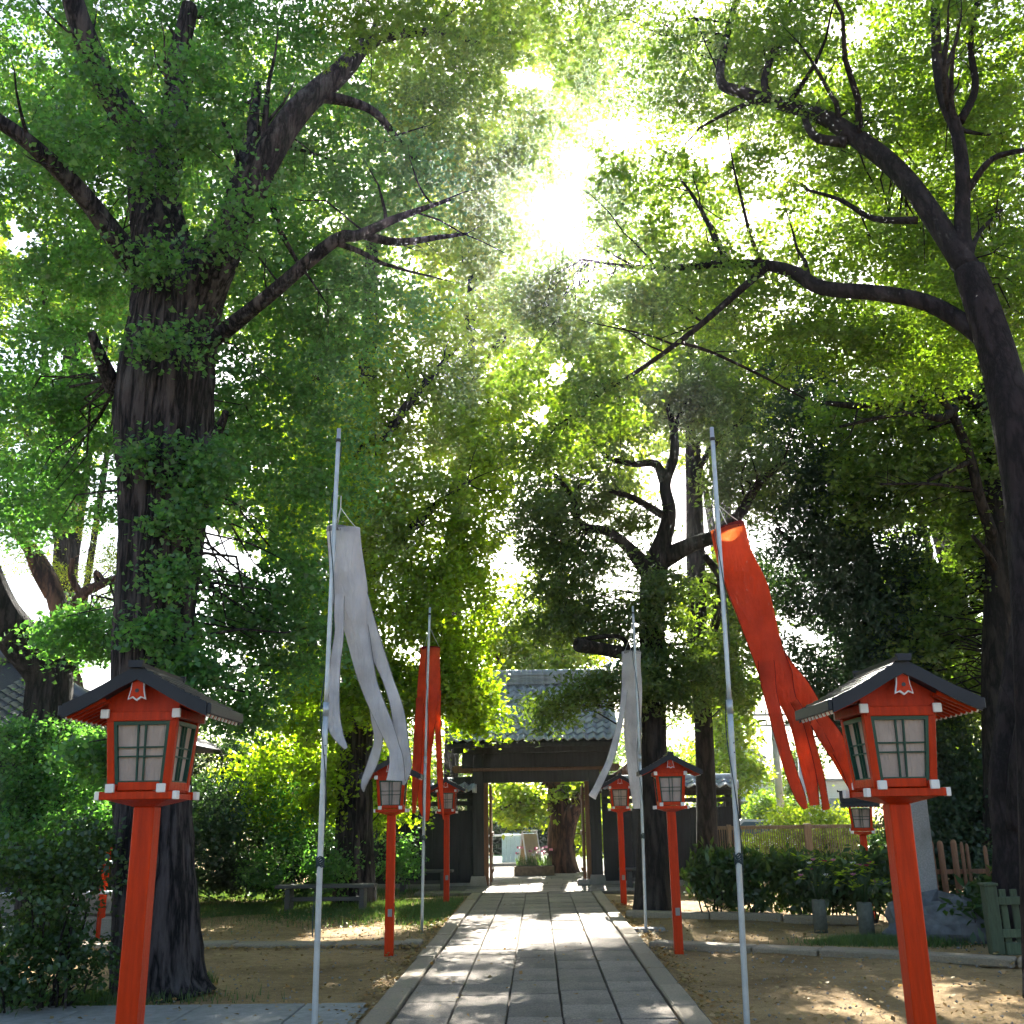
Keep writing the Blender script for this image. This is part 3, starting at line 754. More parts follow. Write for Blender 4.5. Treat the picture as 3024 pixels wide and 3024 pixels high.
def streamer(label, Y, body, tails, mat, collar, tilt, hang):
    c0 = at(body[0][0], body[0][1], Y)
    t = thing('streamer', label, 'streamer', c0, group='windsock streamers on poles')
    def put(name, mb, m):
        mb.v = [tuple(Vector(v) - c0) for v in mb.v]; o_ = mb.build(name, m, t)
        for e_ in mb.edges: MB().tube([p_ - c0 for p_ in e_], .0028, 4, False).build('hem', collar, o_)
        return o_
    put('sleeve', ribbon(body, Y, .1, .30, .85, 32, .15, seed=3), mat)
    r = body[0][2]*depth(c0)/F_PX/2*1.02
    rot = Matrix.Rotation(tilt, 3, 'Y')
    ring = MB(); N = 28; vs = []
    for dz, k in ((.012, 1.0), (-.034, 1.01)):
        for i in range(N):
            a = 2*pi*i/N; vs.append(rot @ Vector((r*k*cos(a), r*.9*k*sin(a), dz)))
    for dz, k in ((-.034, .96), (.012, .95)):
        for i in range(N):
            a = 2*pi*i/N; vs.append(rot @ Vector((r*k*cos(a), r*.9*k*sin(a), dz)))
    ring.add(vs, [(j*N + i, j*N + (i+1) % N, ((j+1) % 4)*N + (i+1) % N, ((j+1) % 4)*N + i) for j in range(4) for i in range(N)], True)
    ring.build('collar', collar, t)
    hp = at(hang[0], hang[1], Y - .14) - c0
    for a in (.3, 2.4, 4.5):
        e = rot @ Vector((r*cos(a), r*.9*sin(a), .01))
        MB().tube([hp, hp.lerp(e, .5) + Vector((0, 0, -.01)), e], .0032, 5).build('hanging_string', M['string'], t)
    MB().tube([hp + Vector((0, 0, .10)), hp], .004, 5).build('hanging_string', M['string'], t)
    for i, (pts, dY) in enumerate(tails):
        put('tail', ribbon(pts, Y + .02*(i % 3) - .02, dY, .22, None, 12, .16, seed=i + 5, openness=.25), mat)
    return t
streamer('long white streamer with four ragged tails on the near left pole', 7.87,
         [(1014, 1566, 95), (1022, 1650, 97), (1033, 1745, 98), (1045, 1820, 82), (1060, 1890, 70), (1090, 2020, 50), (1138, 2140, 46), (1163, 2205, 34), (1172, 2250, 42), (1170, 2305, 60)],
         [([(1006, 1690, 16), (1000, 1760, 38), (1002, 1860, 27), (990, 1960, 30), (984, 2100, 38), (993, 2160, 36), (1022, 2210, 9)], -.1),
          ([(1056, 1690, 14), (1074, 1770, 34), (1106, 1900, 42), (1143, 2000, 32), (1172, 2090, 34), (1185, 2180, 38), (1200, 2260, 32), (1192, 2318, 6)], .2),
          ([(1070, 1850, 22), (1092, 1960, 20), (1105, 2100, 24), (1118, 2180, 28), (1105, 2240, 30), (1076, 2310, 22), (1074, 2338, 3)], .35)],
         M['white_cloth'], M['collar_w'], radians(6), (1006, 1500))
streamer('long red streamer blown rightwards from the near right pole', 7.87,
         [(2150, 1560, 96), (2172, 1650, 110), (2210, 1745, 114), (2263, 1912, 98), (2295, 2000, 86), (2318, 2050, 56), (2353, 2140, 36), (2389, 2282, 36), (2406, 2378, 27)],
         [([(2262, 1950, 44), (2270, 2026, 40), (2290, 2111, 34), (2328, 2254, 36), (2364, 2356, 32), (2380, 2388, 10)], -.1),
          ([(2345, 2070, 20), (2380, 2140, 26), (2420, 2282, 24), (2440, 2390, 22)], .3),
          ([(2270, 1870, 16), (2312, 1955, 46), (2355, 2020, 56), (2410, 2111, 56), (2465, 2185, 48), (2500, 2265, 34), (2520, 2340, 16)], .2),
          ([(2400, 2130, 30), (2430, 2180, 24), (2467, 2245, 15), (2514, 2326, 14)], .35)],
         M['red_cloth'], M['collar_r'], radians(-19), (2120, 1490))
streamer('short red streamer hanging straight on the far left pole', 15.48,
         [(1271, 1914, 55), (1268, 2000, 62), (1264, 2080, 66), (1258, 2150, 52), (1251, 2250, 46), (1254, 2380, 36), (1262, 2424, 9)],
         [([(1240, 2060, 24), (1238, 2110, 24), (1231, 2250, 26), (1222, 2402, 8)], -.1),
          ([(1290, 2040, 26), (1294, 2170, 16), (1300, 2300, 16), (1310, 2420, 4)], .1)],
         M['red_cloth'], M['collar_r'], 0.0, (1268, 1850))
streamer('small white streamer with one looped tail swinging towards the gate', 15.44,
         [(1865, 1926, 54), (1865, 2000, 57), (1868, 2090, 55), (1869, 2150, 50), (1868, 2210, 43), (1876, 2293, 37), (1883, 2388, 24)],
         [([(1847, 2000, 16), (1836, 2107, 16), (1806, 2231, 20), (1773, 2306, 20), (1749, 2354, 24)], -.3),
          ([(1880, 2120, 22), (1884, 2220, 20), (1884, 2330, 16)], .2)],
         M['white_cloth'], M['collar_w'], 0.0, (1866, 1862))

# ================================================================== YARD FURNITURE
def bench(label, x0, x1, y, h, d, mat, rz=0.0, th=.055):
    t = thing('bench', label, 'bench', ((x0 + x1)/2, y, 0), rz, 'plain benches by the wall')
    L = x1 - x0
    for k in range(3):
        MB().box((0, 0, 0), (L, d/3 - .012, th), bevel=.008).build('seat_plank', mat, t, (0, -d/3 + k*d/3, h - th/2))
    for sx in (-1, 1):
        MB().box((0, 0, 0), (.09, d*.8, h - th), bevel=.008).build('leg', mat, t, (sx*(L/2 - .22), 0, (h - th)/2 - .01))
    MB().box((0, 0, 0), (L - .44, .05, .07), bevel=.005).build('stretcher', mat, t, (0, 0, h*.45))
    return t
M['benchw'] = solid('grey_bench_wood', (.06, .06, .058), .6, var=.2, bump=.2, stretch=(.6, 6, 6))
bench('long grey bench under the trees to the left of the path', -4.62, -2.88, 19.1, .44, .42, M['benchw'])
bench('bench against the black wall left of the gate', -3.15, -1.85, 23.3, .46, .40, M['benchw'])
bench('low bench against the black wall right of the gate', 1.72, 2.85, 23.4, .44, .38, M['benchw'])

# slatted fence at right
fy = 23.2
fence = thing('slatted_fence', 'brown slatted timber fence behind the hedge at right', 'fence', (0, fy, 0))
fx0, fx1 = 3.75, 7.7
SLAT = MB().box((0, 0, 0), (.014, .03, 1.16), bevel=.002).mesh('slat', M['fence'])
ns = 80
for k in range(ns):
    x = fx0 + .05 + (fx1 - fx0 - .1)*k/(ns - 1)
    inst('slat', SLAT, fence, (x + rnd.uniform(-.002, .002), 0, .64), (0, rnd.uniform(-.006, .006), 0))
for x, w in ((fx0, .10), (4.10, .09), (5.78, .15), (7.7, .12)):
    MB().box((0, 0, 0), (w, .12, 1.30), bevel=.006).build('post', M['fence'], fence, (x, .01, .65))
for z in (1.235, .20):
    MB().box((0, 0, 0), (fx1 - fx0, .055, .075), bevel=.005).build('rail', M['fence'], fence, ((fx0 + fx1)/2, .044, z))

# tall grey stone pillar on its mound of rock
pil = thing('stone_pillar', 'tall square grey granite pillar on a rock mound at right', 'pillar', (4.96, 14.2, 0))
MB().box((0, 0, 0), (.27, .27, 1.55), bevel=.015).build('shaft', M['stone'], pil, (0, 0, .42 + .775))
def boulder(mb, c, r, seed, squash=.7, n=10):
    rr = random.Random(seed); ph = [rr.uniform(0, 6.3) for _ in range(6)]; vs = []
    for i in range(n + 1):
        th = pi*i/n
        for k in range(2*n):
            a = pi*k/n
            q = 1 + .14*sin(2*a + ph[0] + th) + .10*sin(3*a + ph[1])*sin(3*th + ph[2]) + .08*sin(5*a + ph[3] + 4*th)
            vs.append((c[0] + r*q*sin(th)*cos(a), c[1] + r*q*sin(th)*sin(a), c[2] + r*q*squash*cos(th)))
    m = 2*n
    mb.add(vs, [(i*m + k, (i+1)*m + k, (i+1)*m + (k+1) % m, i*m + (k+1) % m) for i in range(n) for k in range(m)], False)
    return mb
MB_r = MB(); boulder(MB_r, (.1, -.2, .1), .62, 3, .62)
MB_r.build('mound_rock', M['rock'], pil)
MB_r = MB(); boulder(MB_r, (.62, -.35, .05), .38, 8, .6); MB_r.build('mound_rock', M['rock'], pil)
MB_r = MB(); boulder(MB_r, (-.42, -.35, .03), .30, 5, .6); MB_r.build('mound_rock', M['rock'], pil)

# leaning row of round-headed stakes
pk = thing('stake_fence', 'row of brown round-headed wooden stakes leaning beside the pillar', 'fence', (5.55, 14.6, 0))
for k, (dx, top, w) in enumerate(((-.42, 1.12, .05), (-.335, 1.12, .05), (-.27, 1.13, .045), (-.16, 1.13, .085), (.015, 1.14, .085), (.12, 1.11, .05), (.19, 1.09, .05), (.42, 1.06, .055))):
    o = MB().tube([(0, 0, -.02), (0, 0, top - .03), (0, 0, top), (0, 0, top + .02)], [w/2, w/2, w*.42, w*.15], 8).build('stake', M['stake'], pk, (dx, rnd.uniform(-.03, .03), 0))
    o.rotation_euler = (rnd.uniform(-.02, .02), rnd.uniform(-.015, .02), 0)
MB().box((0, 0, 0), (1.0, .04, .06), bevel=.004).build('rail', M['stake'], pk, (0, .06, .75))

# mossy low gate panel at the right edge
mg = thing('picket_gate', 'low mossy green picket gate at the right edge', 'gate', (5.45, 12.4, 0))
MB().box((0, 0, 0), (.14, .14, .72), bevel=.012).build('post', M['mossy'], mg, (-.40, 0, .36))
MB().box((0, 0, 0), (.165, .165, .03), bevel=.008).build('post_cap', M['mossy'], mg, (-.40, 0, .735))
for k in range(8):
    MB().box((0, 0, 0), (.075, .022, .60), bevel=.004).build('picket', M['mossy'], mg, (-.255 + k*.125, 0, .38))
for z in (.56, .22):
    MB().box((0, 0, 0), (1.1, .045, .085), bevel=.006).build('rail', M['mossy'], mg, (.22, -.034, z))
MB().box((0, 0, 0), (1.1, .09, .13), bevel=.01).build('sill', M['mossy'], mg, (.24, 0, .06))

# stone flower vases with cut flowers
M['vase'] = solid('mossy_dark_stone', (.10, .11, .09), .9, var=.3, scale=20, bump=.4, bscale=50, dirt=(.04, .055, .03), dirt_amt=.7, dscale=5)
def vase(x, y, h, r, label, flowers):
    t = thing('flower_vase', label, 'vase', (x, y, 0), group='stone vases in front of the hedge')
    MB().tube([(0, 0, -.02), (0, 0, h - .02), (0, 0, h)], [r*1.03, r, r*.95], 18).build('cylinder', M['vase'], t)
    rr = random.Random(int(x*100))
    if flowers:
        for k in range(26):
            a = rr.uniform(0, 6.28); s = rr.uniform(.08, .34); hh = rr.uniform(.18, .62)
            tip = Vector((cos(a)*s, sin(a)*s*.6, h + hh))
            MB().tube([(0, 0, h - .02), tip*.5 + Vector((0, 0, h*.5 + .05)), tip], [.006, .005, .003], 5).build('stem', M['lf_hedge'], t)
            mb = MB()
            for q in range(5):
                b = rr.uniform(0, 6.28); u = Vector((cos(b), sin(b), rr.uniform(-.4, .6)))*rr.uniform(.06, .12); v = Vector((-sin(b), cos(b), .2))*.025
                mb.add([tip, tip + u*.5 + v, tip + u, tip + u*.5 - v], [(0, 1, 2, 3)])
            mb.build('leaf', M['lf_ginkgo_y'], t)
            if k % 4 == 0:
                m2 = MB()
                for q in range(12):
                    b = q/12*6.28; u = Vector((cos(b), sin(b)*.7, .5 + .3*(q % 2)))*.045; v = Vector((-sin(b), cos(b), 0))*.016
                    m2.add([tip, tip + u*.6 + v, tip + u, tip + u*.6 - v], [(0, 1, 2, 3)])
                m2.build('flower_head', (M['pink'], M['crimson'], M['whitepetal'])[k//4 % 3], t)
    return t
vase(4.16, 14.15, .42, .095, 'grey stone cylinder vase standing nearest the right lantern post', True)
vase(3.78, 14.95, .40, .09, 'second stone cylinder vase, further back beside the hedge end', True)

# ================================================================== TREES
RNG = np.random.default_rng(11)
# openings in the canopy where the sky shows (image px centre, radius)
BIG_GAPS = [(1672, 628, 104), (1700, 480, 36), (1560, 235, 60), (1850, 370, 36), (2125, 455, 66), (2245, 625, 46), (2475, 90, 40),
         (1645, 1090, 40), (1610, 1215, 36), (1495, 1640, 50), (640, 1625, 70), (730, 1655, 52), (60, 705, 54),
         (85, 1765, 85), (60, 1960, 80), (300, 2020, 60), (205, 1610, 60), (2395, 1885, 36), (2780, 1620, 50),
         (2275, 2110, 64), (2290, 2200, 56), (2460, 2310, 46), (1980, 1440, 38), (1710, 830, 36)]
HOLES = []
for gx_, gy_, gr_ in BIG_GAPS:                     # ragged outline: a gap is several overlapping smaller ones
    HOLES.append((gx_, gy_, gr_*.62))
    for k_ in range(5):
        a_ = rnd.uniform(0, 6.283); q_ = gr_*rnd.uniform(.45, 1.05)
        HOLES.append((gx_ + q_*cos(a_), gy_ + q_*sin(a_)*.9, gr_*rnd.uniform(.22, .5)))
# places on the ground that the sun reaches: the canopy is open along the sun's way to them (x, y, rx, ry, share of leaves gone)
LIT = [(0.1, 27.8, 1.6, 4.8, 1.0), (-.2, 16.3, 2.3, 1.35, .85), (.3, 14.2, .9, .45, .8), (-.9, 13.2, .5, .5, .85), (-.55, 9.6, .55, .35, .85), (.15, 10.6, .3, .35, .8), (1.0, 8.9, .35, .5, .85), (-1.5, 10.9, .8, .28, .8),
       (-3.3, 15.7, 1.6, .8, .85), (-2.4, 17.6, .7, .5, .7), (-2.6, 12.6, .7, .25, .7), (2.6, 9.4, .9, .35, .8), (3.4, 10.6, .6, .22, .8), (3.0, 11.8, .5, .18, .7), (-2.0, 8.9, .7, .25, .7), (4.3, 9.6, .6, .25, .8), (-5.6, 14.8, 1.0, .3, .6), (.5, 12.2, .35, .3, .6)]
LX, LY, LRX, LRY, LPR = [np.array([l[i_] for l in LIT]) for i_ in range(5)]
SUNV = np.array(SUN_DIR)
def sunlit(P, rng, soft=.15):
    G = P - SUNV*(P[:, 2]/SUNV[2])[:, None]
    d = np.sqrt(((G[:, 0, None] - LX)/LRX)**2 + ((G[:, 1, None] - LY)/LRY)**2) + rng.normal(scale=soft, size=(len(P), len(LX)))
    return ((d < 1) & (rng.random(d.shape) < LPR)).any(axis=1) & (P[:, 2] > 4.6)
HX = np.array([h[0] for h in HOLES], float); HY = np.array([h[1] for h in HOLES], float); HR = np.array([h[2] for h in HOLES], float)

def leaf_mesh(name, C, N, size, mat, shape='kite', seed=0, upbias=.6, droop=0.0):
    """C: leaf positions (n,3). Builds one mesh of small folded leaves."""
    r = np.random.default_rng(seed); n = len(C)
    nr = r.normal(size=(n, 3)); nr[:, 2] = np.abs(nr[:, 2])*(.6 + upbias) + upbias*.5
    nr /= np.linalg.norm(nr, axis=1, keepdims=True)
    d = r.normal(size=(n, 3)); d[:, 2] -= droop
    d -= nr*np.sum(d*nr, axis=1, keepdims=True); d /= np.linalg.norm(d, axis=1, keepdims=True) + 1e-9
    s = np.cross(nr, d)
    L = (size*r.uniform(.65, 1.3, n))[:, None]
    if shape == 'fan':       # ginkgo: narrow stalk, broad lobed edge
        T = [(0, 0, 0), (.48, .72, .05), (.12, .90, -.04), (-.12, .90, -.04), (-.48, .72, .05)]
        T = [(0, 0, 0), (.52, .70, .06), (0, .92, -.05), (-.52, .70, .06)]
    elif shape == 'star':
        T = []
        for k in range(10):
            a = pi*2*k/10 + pi/10*0; q = (.62 if k % 2 == 0 else .22)
            T.append((q*sin(a), .5 + q*cos(a), -.08 if k % 2 == 0 else 0))
    elif shape == 'long':
        T = [(0, 0, 0), (.20, .45, .04), (0, 1, -.06), (-.20, .45, .04)]
    else:
        T = [(0, 0, 0), (.36, .42, .07), (0, 1.0, -.05), (-.36, .42, .07)]
    m = len(T); V = np.empty((n, m, 3))
    for i, (a, b, c) in enumerate(T): V[:, i] = C + L*(a*s + b*d + c*nr)
    me = bpy.data.meshes.new(name)
    me.vertices.add(n*m); me.vertices.foreach_set('co', V.reshape(-1))
    me.loops.add(n*m); me.loops.foreach_set('vertex_index', np.arange(n*m, dtype=np.int32))
    me.polygons.add(n); me.polygons.foreach_set('loop_start', np.arange(0, n*m, m, dtype=np.int32))
    me.polygons.foreach_set('loop_total', np.full(n, m, np.int32))
    me.materials.append(mat); me.update(calc_edges=True)
    return me
LEAF_TOTAL = [0]
def clumps(masses, per, crad, flat, rng, holes=1.0, clear=None):
    """masses: (px,py,Y,rx,ry,rdepth,count) -> clump centres"""
    out = []
    for (px, py, Y, rx, ry, rd, cnt) in masses:
        q = rng.normal(size=(cnt*2, 3)); q /= np.linalg.norm(q, axis=1, keepdims=True)
        q *= rng.uniform(.05, 1, (cnt*2, 1))**.45
        q = q[:cnt]
        c = at(px, py, Y); k = depth(c)/F_PX
        P = np.array(c) + q*np.array([rx*k, rd, ry*k])
        out.append(P)
    P = np.concatenate(out)
    X, Yp = project_np(P)
    d = np.sqrt((X[:, None] - HX)**2 + (Yp[:, None] - HY)**2)/HR
    d = d + rng.normal(scale=.25, size=d.shape)
    keep = (d.min(axis=1) > holes) & (P[:, 2] > .15) & (P[:, 1] > 3.2)
    return P[keep]
def leaves_from(P, per, crad, flat, rng):
    n = len(P); sz = rng.uniform(.6, 1.3, n)
    cnt = np.maximum(3, (per*sz*sz*rng.uniform(.6, 1.3, n)).astype(int))
    idx = np.repeat(np.arange(n), cnt); K = 7
    D = rng.normal(size=(n, K, 3)); D[..., 2] = D[..., 2]*flat - .15; D /= np.linalg.norm(D, axis=2, keepdims=True) + 1e-6
    D *= rng.uniform(.7, 1.25, (n, K, 1))*np.array([1, 1, .55 + .45*flat])
    sh = rng.integers(0, K, len(idx)); tt = rng.random(len(idx))**.75
    C = P[idx] + (D[idx, sh]*tt[:, None]*crad + rng.normal(size=(len(idx), 3))*np.array([1, 1, .7])*crad*.16)*sz[idx][:, None]
    X, Yp = project_np(C)
    d = np.sqrt((X[:, None] - HX)**2 + (Yp[:, None] - HY)**2)/HR
    ok = ~((d.min(axis=1) < rng.uniform(.65, 1.05, len(C))) & (rng.random(len(C)) < .95)) & ~sunlit(C, rng)
    C = C[ok & (C[:, 2] > .05)]
    LEAF_TOTAL[0] += len(C)
    return C

def spline(pts, sub):
    out = []
    for i in range(len(pts) - 1):
        p0, p1, p2, p3 = [np.array(pts[j]) for j in (max(i-1, 0), i, i+1, min(i+2, len(pts)-1))]
        for k in range(sub):
            u = k/sub
            q = .5*((2*p1) + (p2 - p0)*u + (2*p0 - 5*p1 + 4*p2 - p3)*u*u + (3*p1 - p0 - 3*p2 + p3)*u**3)
            q[3] = p1[3]*(1 - u) + p2[3]*u; out.append(q)
    out.append(np.array(pts[-1])); return out
def limb_world(path):
    o = []
    for (px, py, Y, w) in path:
        p = at(px, py, Y); o.append((p.x, p.y, p.z, w*depth(p)/F_PX/2))
    return o
def tree(name, label, trunk, limbs, masses, bark, leafmat, leaf=.055, per=60, crad=.36, flat=.55, shape='kite', seed=1, sides=12, twig=.25,
         group=None, rough=.06, up=.6, droop=0.0, holes=1.0, extra=None, base_z=None, furrow=0.0, notwig=()):
    rng = np.random.default_rng(seed)
    W = limb_world(trunk); 
    if base_z is not None: W[0] = (W[0][0], W[0][1], base_z, W[0][3])
    root = Vector((W[0][0], W[0][1], 0.0))
    t = thing(name, label, 'tree', root, group=group)
    rv = np.array(root)
    allp = []
    def mk(pts4, nm, n, sub, grow=True):
        q = spline(pts4, sub); mb = MB(); ph = rng.uniform(0, 6.28, 6)
        L = 0; ls = []
        for i in range(len(q)):
            if i: L += np.linalg.norm(q[i][:3] - q[i-1][:3])
            ls.append(L)
        def wob(a, i):
            z = ls[i]
            return 1 + rough*(sin(3*a + ph[0] + z*.9) + .7*sin(5*a + ph[1] - z*1.3) + .6*sin(9*a + ph[2] + z*.5) + .5*sin(13*a + ph[3])) - furrow*abs(sin(8.5*a + 1.3*sin(z*2.1 + ph[4]) + .8*sin(z*5.3 + 2*a + ph[5])))**.5 - .6*furrow*abs(sin(14*a + 1.7*sin(z*3.1 + ph[2])))
        mb.tube([Vector(x[:3] - rv) for x in q], [x[3] for x in q], n, True, wob=wob)
        def fork(qq, level, f0):
            N_ = len(qq); Lq = np.linalg.norm(qq[-1][:3] - qq[0][:3])
            for _ in range(int(rng.integers(4, 7)) if level == 0 else int(rng.integers(1, 4))):
                i0 = int(N_*rng.uniform(f0, .97)); i0 = min(max(i0, 1), N_ - 2)
                tg = qq[i0 + 1][:3] - qq[i0 - 1][:3]; tg /= np.linalg.norm(tg) + 1e-9
                dv = tg*.8 + rng.normal(size=3)*.62; dv[2] += .18; dv /= np.linalg.norm(dv)
                Lb = min(Lq*rng.uniform(.22, .42), 2.6)*(.8 if level else 1); r0 = min(qq[i0][3]*rng.uniform(.35, .6), Lb*.03)
                if r0 < .003: continue
                p = qq[i0][:3].copy(); pts = [np.array([*p, r0])]
                for k_ in range(1, 6):
                    dv = dv + rng.normal(size=3)*.16; dv[2] += .05; dv /= np.linalg.norm(dv)
                    p = p + dv*Lb/5; pts.append(np.array([*p, r0*(1 - k_/5.4)]))
                mb.tube([Vector(x[:3] - rv) for x in pts], [x[3] for x in pts], 6 if level == 0 else 4, False)
                if grow: allp.extend(pts[1:])
                if level < 1: fork(pts, level + 1, .3)
        if nm == 'limb' and grow: fork(q, 0, .3)
        mb.build(nm, bark, t)
        if grow: allp.extend([x for x in q])
    mk(W, 'trunk', sides if not furrow else 84, 6 if not furrow else 14)
    for li, lb in enumerate(limbs):
        mk(limb_world(lb), 'limb', max(7, sides//2), 5, li not in notwig)
    P = clumps(masses, per, crad, flat, rng, holes)
    # twigs: thin shoots from the nearest limb out to a share of the clumps
    if twig > 0 and len(P):
        A = np.array([x[:3] for x in allp]); AR = np.array([x[3] for x in allp]); mb = MB(); k = 0
        for p in P[rng.random(len(P)) < twig]:
            dd = np.linalg.norm(A - p, axis=1) + rng.random(len(A))*.7
            j = int(dd.argmin()); 
            if dd[j] > 2.6: continue
            a = A[j]; r0 = min(AR[j]*.5, .007 + .006*dd[j]); v = p - a
            m1 = a + v*.35 + rng.normal(scale=.07, size=3)*dd[j] + np.array([0, 0, .08*dd[j]]); m2 = a + v*.7 + rng.normal(scale=.05, size=3)*dd[j] + np.array([0, 0, .06*dd[j]])
            mb.tube([Vector(x - rv) for x in (a, m1, m2, p)], [r0, r0*.75, r0*.5, r0*.2], 4, False); k += 1
        if k: 
            o = mb.build('twigs', bark, t); tag(o, kind='stuff')
    C = leaves_from(P, per, crad, flat, rng) - rv
    o = bpy.data.objects.new('crown', leaf_mesh('crown', C, None, leaf, leafmat, shape, seed, up, droop)); COL.objects.link(o); o.parent = t
    if extra:
        for (ms, lm, lf, pr, cr, sh) in extra:
            P2 = clumps(ms, pr, cr, flat, rng, holes); C2 = leaves_from(P2, pr, cr, flat, rng) - rv
            o = bpy.data.objects.new('crown', leaf_mesh('crown', C2, None, lf, lm, sh, seed + 50, up, droop)); COL.objects.link(o); o.parent = t
    return t

# --- the great ginkgo at left
tree('ginkgo_tree', 'great ginkgo with burled trunk behind the near left lantern', 
     [(466, 2985, 10.4, 335), (466, 2900, 10.4, 280), (462, 2780, 10.4, 262), (455, 2400, 10.4, 228), (455, 1900, 10.4, 238), (470, 1650, 10.4, 250), (478, 1450, 10.4, 262),
      (476, 1300, 10.4, 286), (478, 1190, 10.4, 290), (492, 1060, 10.4, 272), (515, 930, 10.4, 262), (500, 810, 10.45, 205), (472, 680, 10.55, 160), (452, 540, 10.7, 140)],
     [[(545, 990, 10.4, 190), (598, 850, 10.25, 150), (690, 660, 10.0, 112), (780, 480, 10.0, 90), (880, 330, 10.2, 80), (1010, 210, 10.5, 66), (1090, 120, 10.8, 50), (1200, 95, 11.2, 34), (1310, 100, 11.6, 20), (1420, 130, 12, 8)],
      [(450, 560, 10.7, 110), (410, 400, 10.6, 96), (330, 280, 10.4, 84), (270, 160, 10.2, 76), (215, 0, 10, 66), (190, -150, 10, 50)],
      [(460, 580, 10.7, 100), (505, 420, 10.9, 88), (520, 300, 11, 80), (525, 180, 11.1, 62), (560, 20, 11.2, 50)],
      [(560, 1040, 10.3, 70), (650, 985, 10, 54), (792, 875, 9.6, 44), (985, 714, 9.4, 40), (1060, 695, 9.4, 34), (1160, 650, 9.4, 26), (1262, 612, 9.5, 16), (1330, 590, 9.6, 8)],
      [(1060, 690, 9.4, 30), (1170, 715, 9.6, 26), (1300, 700, 9.8, 16), (1380, 690, 10, 8)],
      [(430, 830, 10.3, 90), (330, 690, 9.8, 70), (230, 560, 9.4, 60), (90, 425, 9.0, 52), (-30, 340, 8.8, 44)],
      [(640, 760, 10.1, 50), (690, 560, 10.6, 46), (740, 400, 11, 38), (760, 250, 11.3, 26)],
      [(930, 285, 10.3, 40), (1030, 300, 10.5, 32), (1110, 335, 10.6, 26), (1180, 420, 10.8, 22), (1240, 480, 11, 12)],
      [(340, 1150, 10.3, 60), (300, 1060, 10.0, 40), (270, 980, 9.8, 26)], 
      [(600, 1340, 10.3, 60), (650, 1260, 10.2, 30), (668, 1215, 10.1, 18)]],
     [(120, 120, 11.6, 300, 230, 1.0, 120), (480, 100, 12, 300, 200, 1.0, 110), (830, 110, 11.8, 280, 200, 1.0, 110), (100, 520, 11.4, 260, 260, 1.0, 120), (330, 480, 12, 220, 220, .9, 90),
      (480, 400, 9.6, 190, 60, .3, 26), (430, 520, 9.7, 100, 50, .25, 12), (300, 200, 9.6, 120, 90, .3, 14), (600, 250, 9.4, 160, 120, .4, 24), (700, 480, 12, 260, 230, 1.0, 110), (960, 420, 11.8, 220, 220, 1.0, 90), (230, 820, 11.6, 270, 180, 1.0, 100),
      (450, 760, 9.7, 150, 60, .3, 14), (500, 1010, 9.6, 200, 60, .3, 12), (800, 830, 12, 320, 220, 1.0, 120), (1130, 560, 11, 230, 130, .8, 60), (1000, 900, 12.4, 300, 200, 1.0, 110), (720, 640, 9.3, 130, 120, .4, 20), (150, 400, 9.2, 150, 130, .4, 24),
      (130, 1130, 11.6, 260, 210, 1.0, 110), (300, 1230, 12, 170, 130, .7, 50), (760, 1160, 12, 320, 170, 1.0, 120), (850, 1380, 12.2, 300, 190, 1.0, 120), (120, 1450, 12, 240, 160, .9, 90),
      (600, 1360, 9.95, 90, 110, .2, 30), (550, 1520, 9.9, 60, 100, .15, 20), (520, 1700, 9.9, 60, 90, .15, 14), (470, 1850, 9.85, 110, 80, .15, 18), (560, 2000, 10.0, 130, 110, .25, 40),
      (420, 1350, 9.9, 60, 60, .15, 8), (800, 1700, 12.4, 230, 150, .9, 100), (870, 1900, 12.6, 170, 140, .8, 80), (660, 1850, 12.2, 130, 120, .7, 50), (260, 1870, 12.4, 190, 110, .8, 80), (700, 2080, 12.4, 120, 110, .6, 45),
      (330, 2230, 10.9, 130, 90, .4, 45)],
     M['bark'], M['lf_ginkgo'], leaf=.060, per=62, crad=.36, flat=.5, shape='fan', seed=21, sides=30, twig=.16, rough=.035, furrow=.045, up=.5, droop=.5, base_z=-.05)

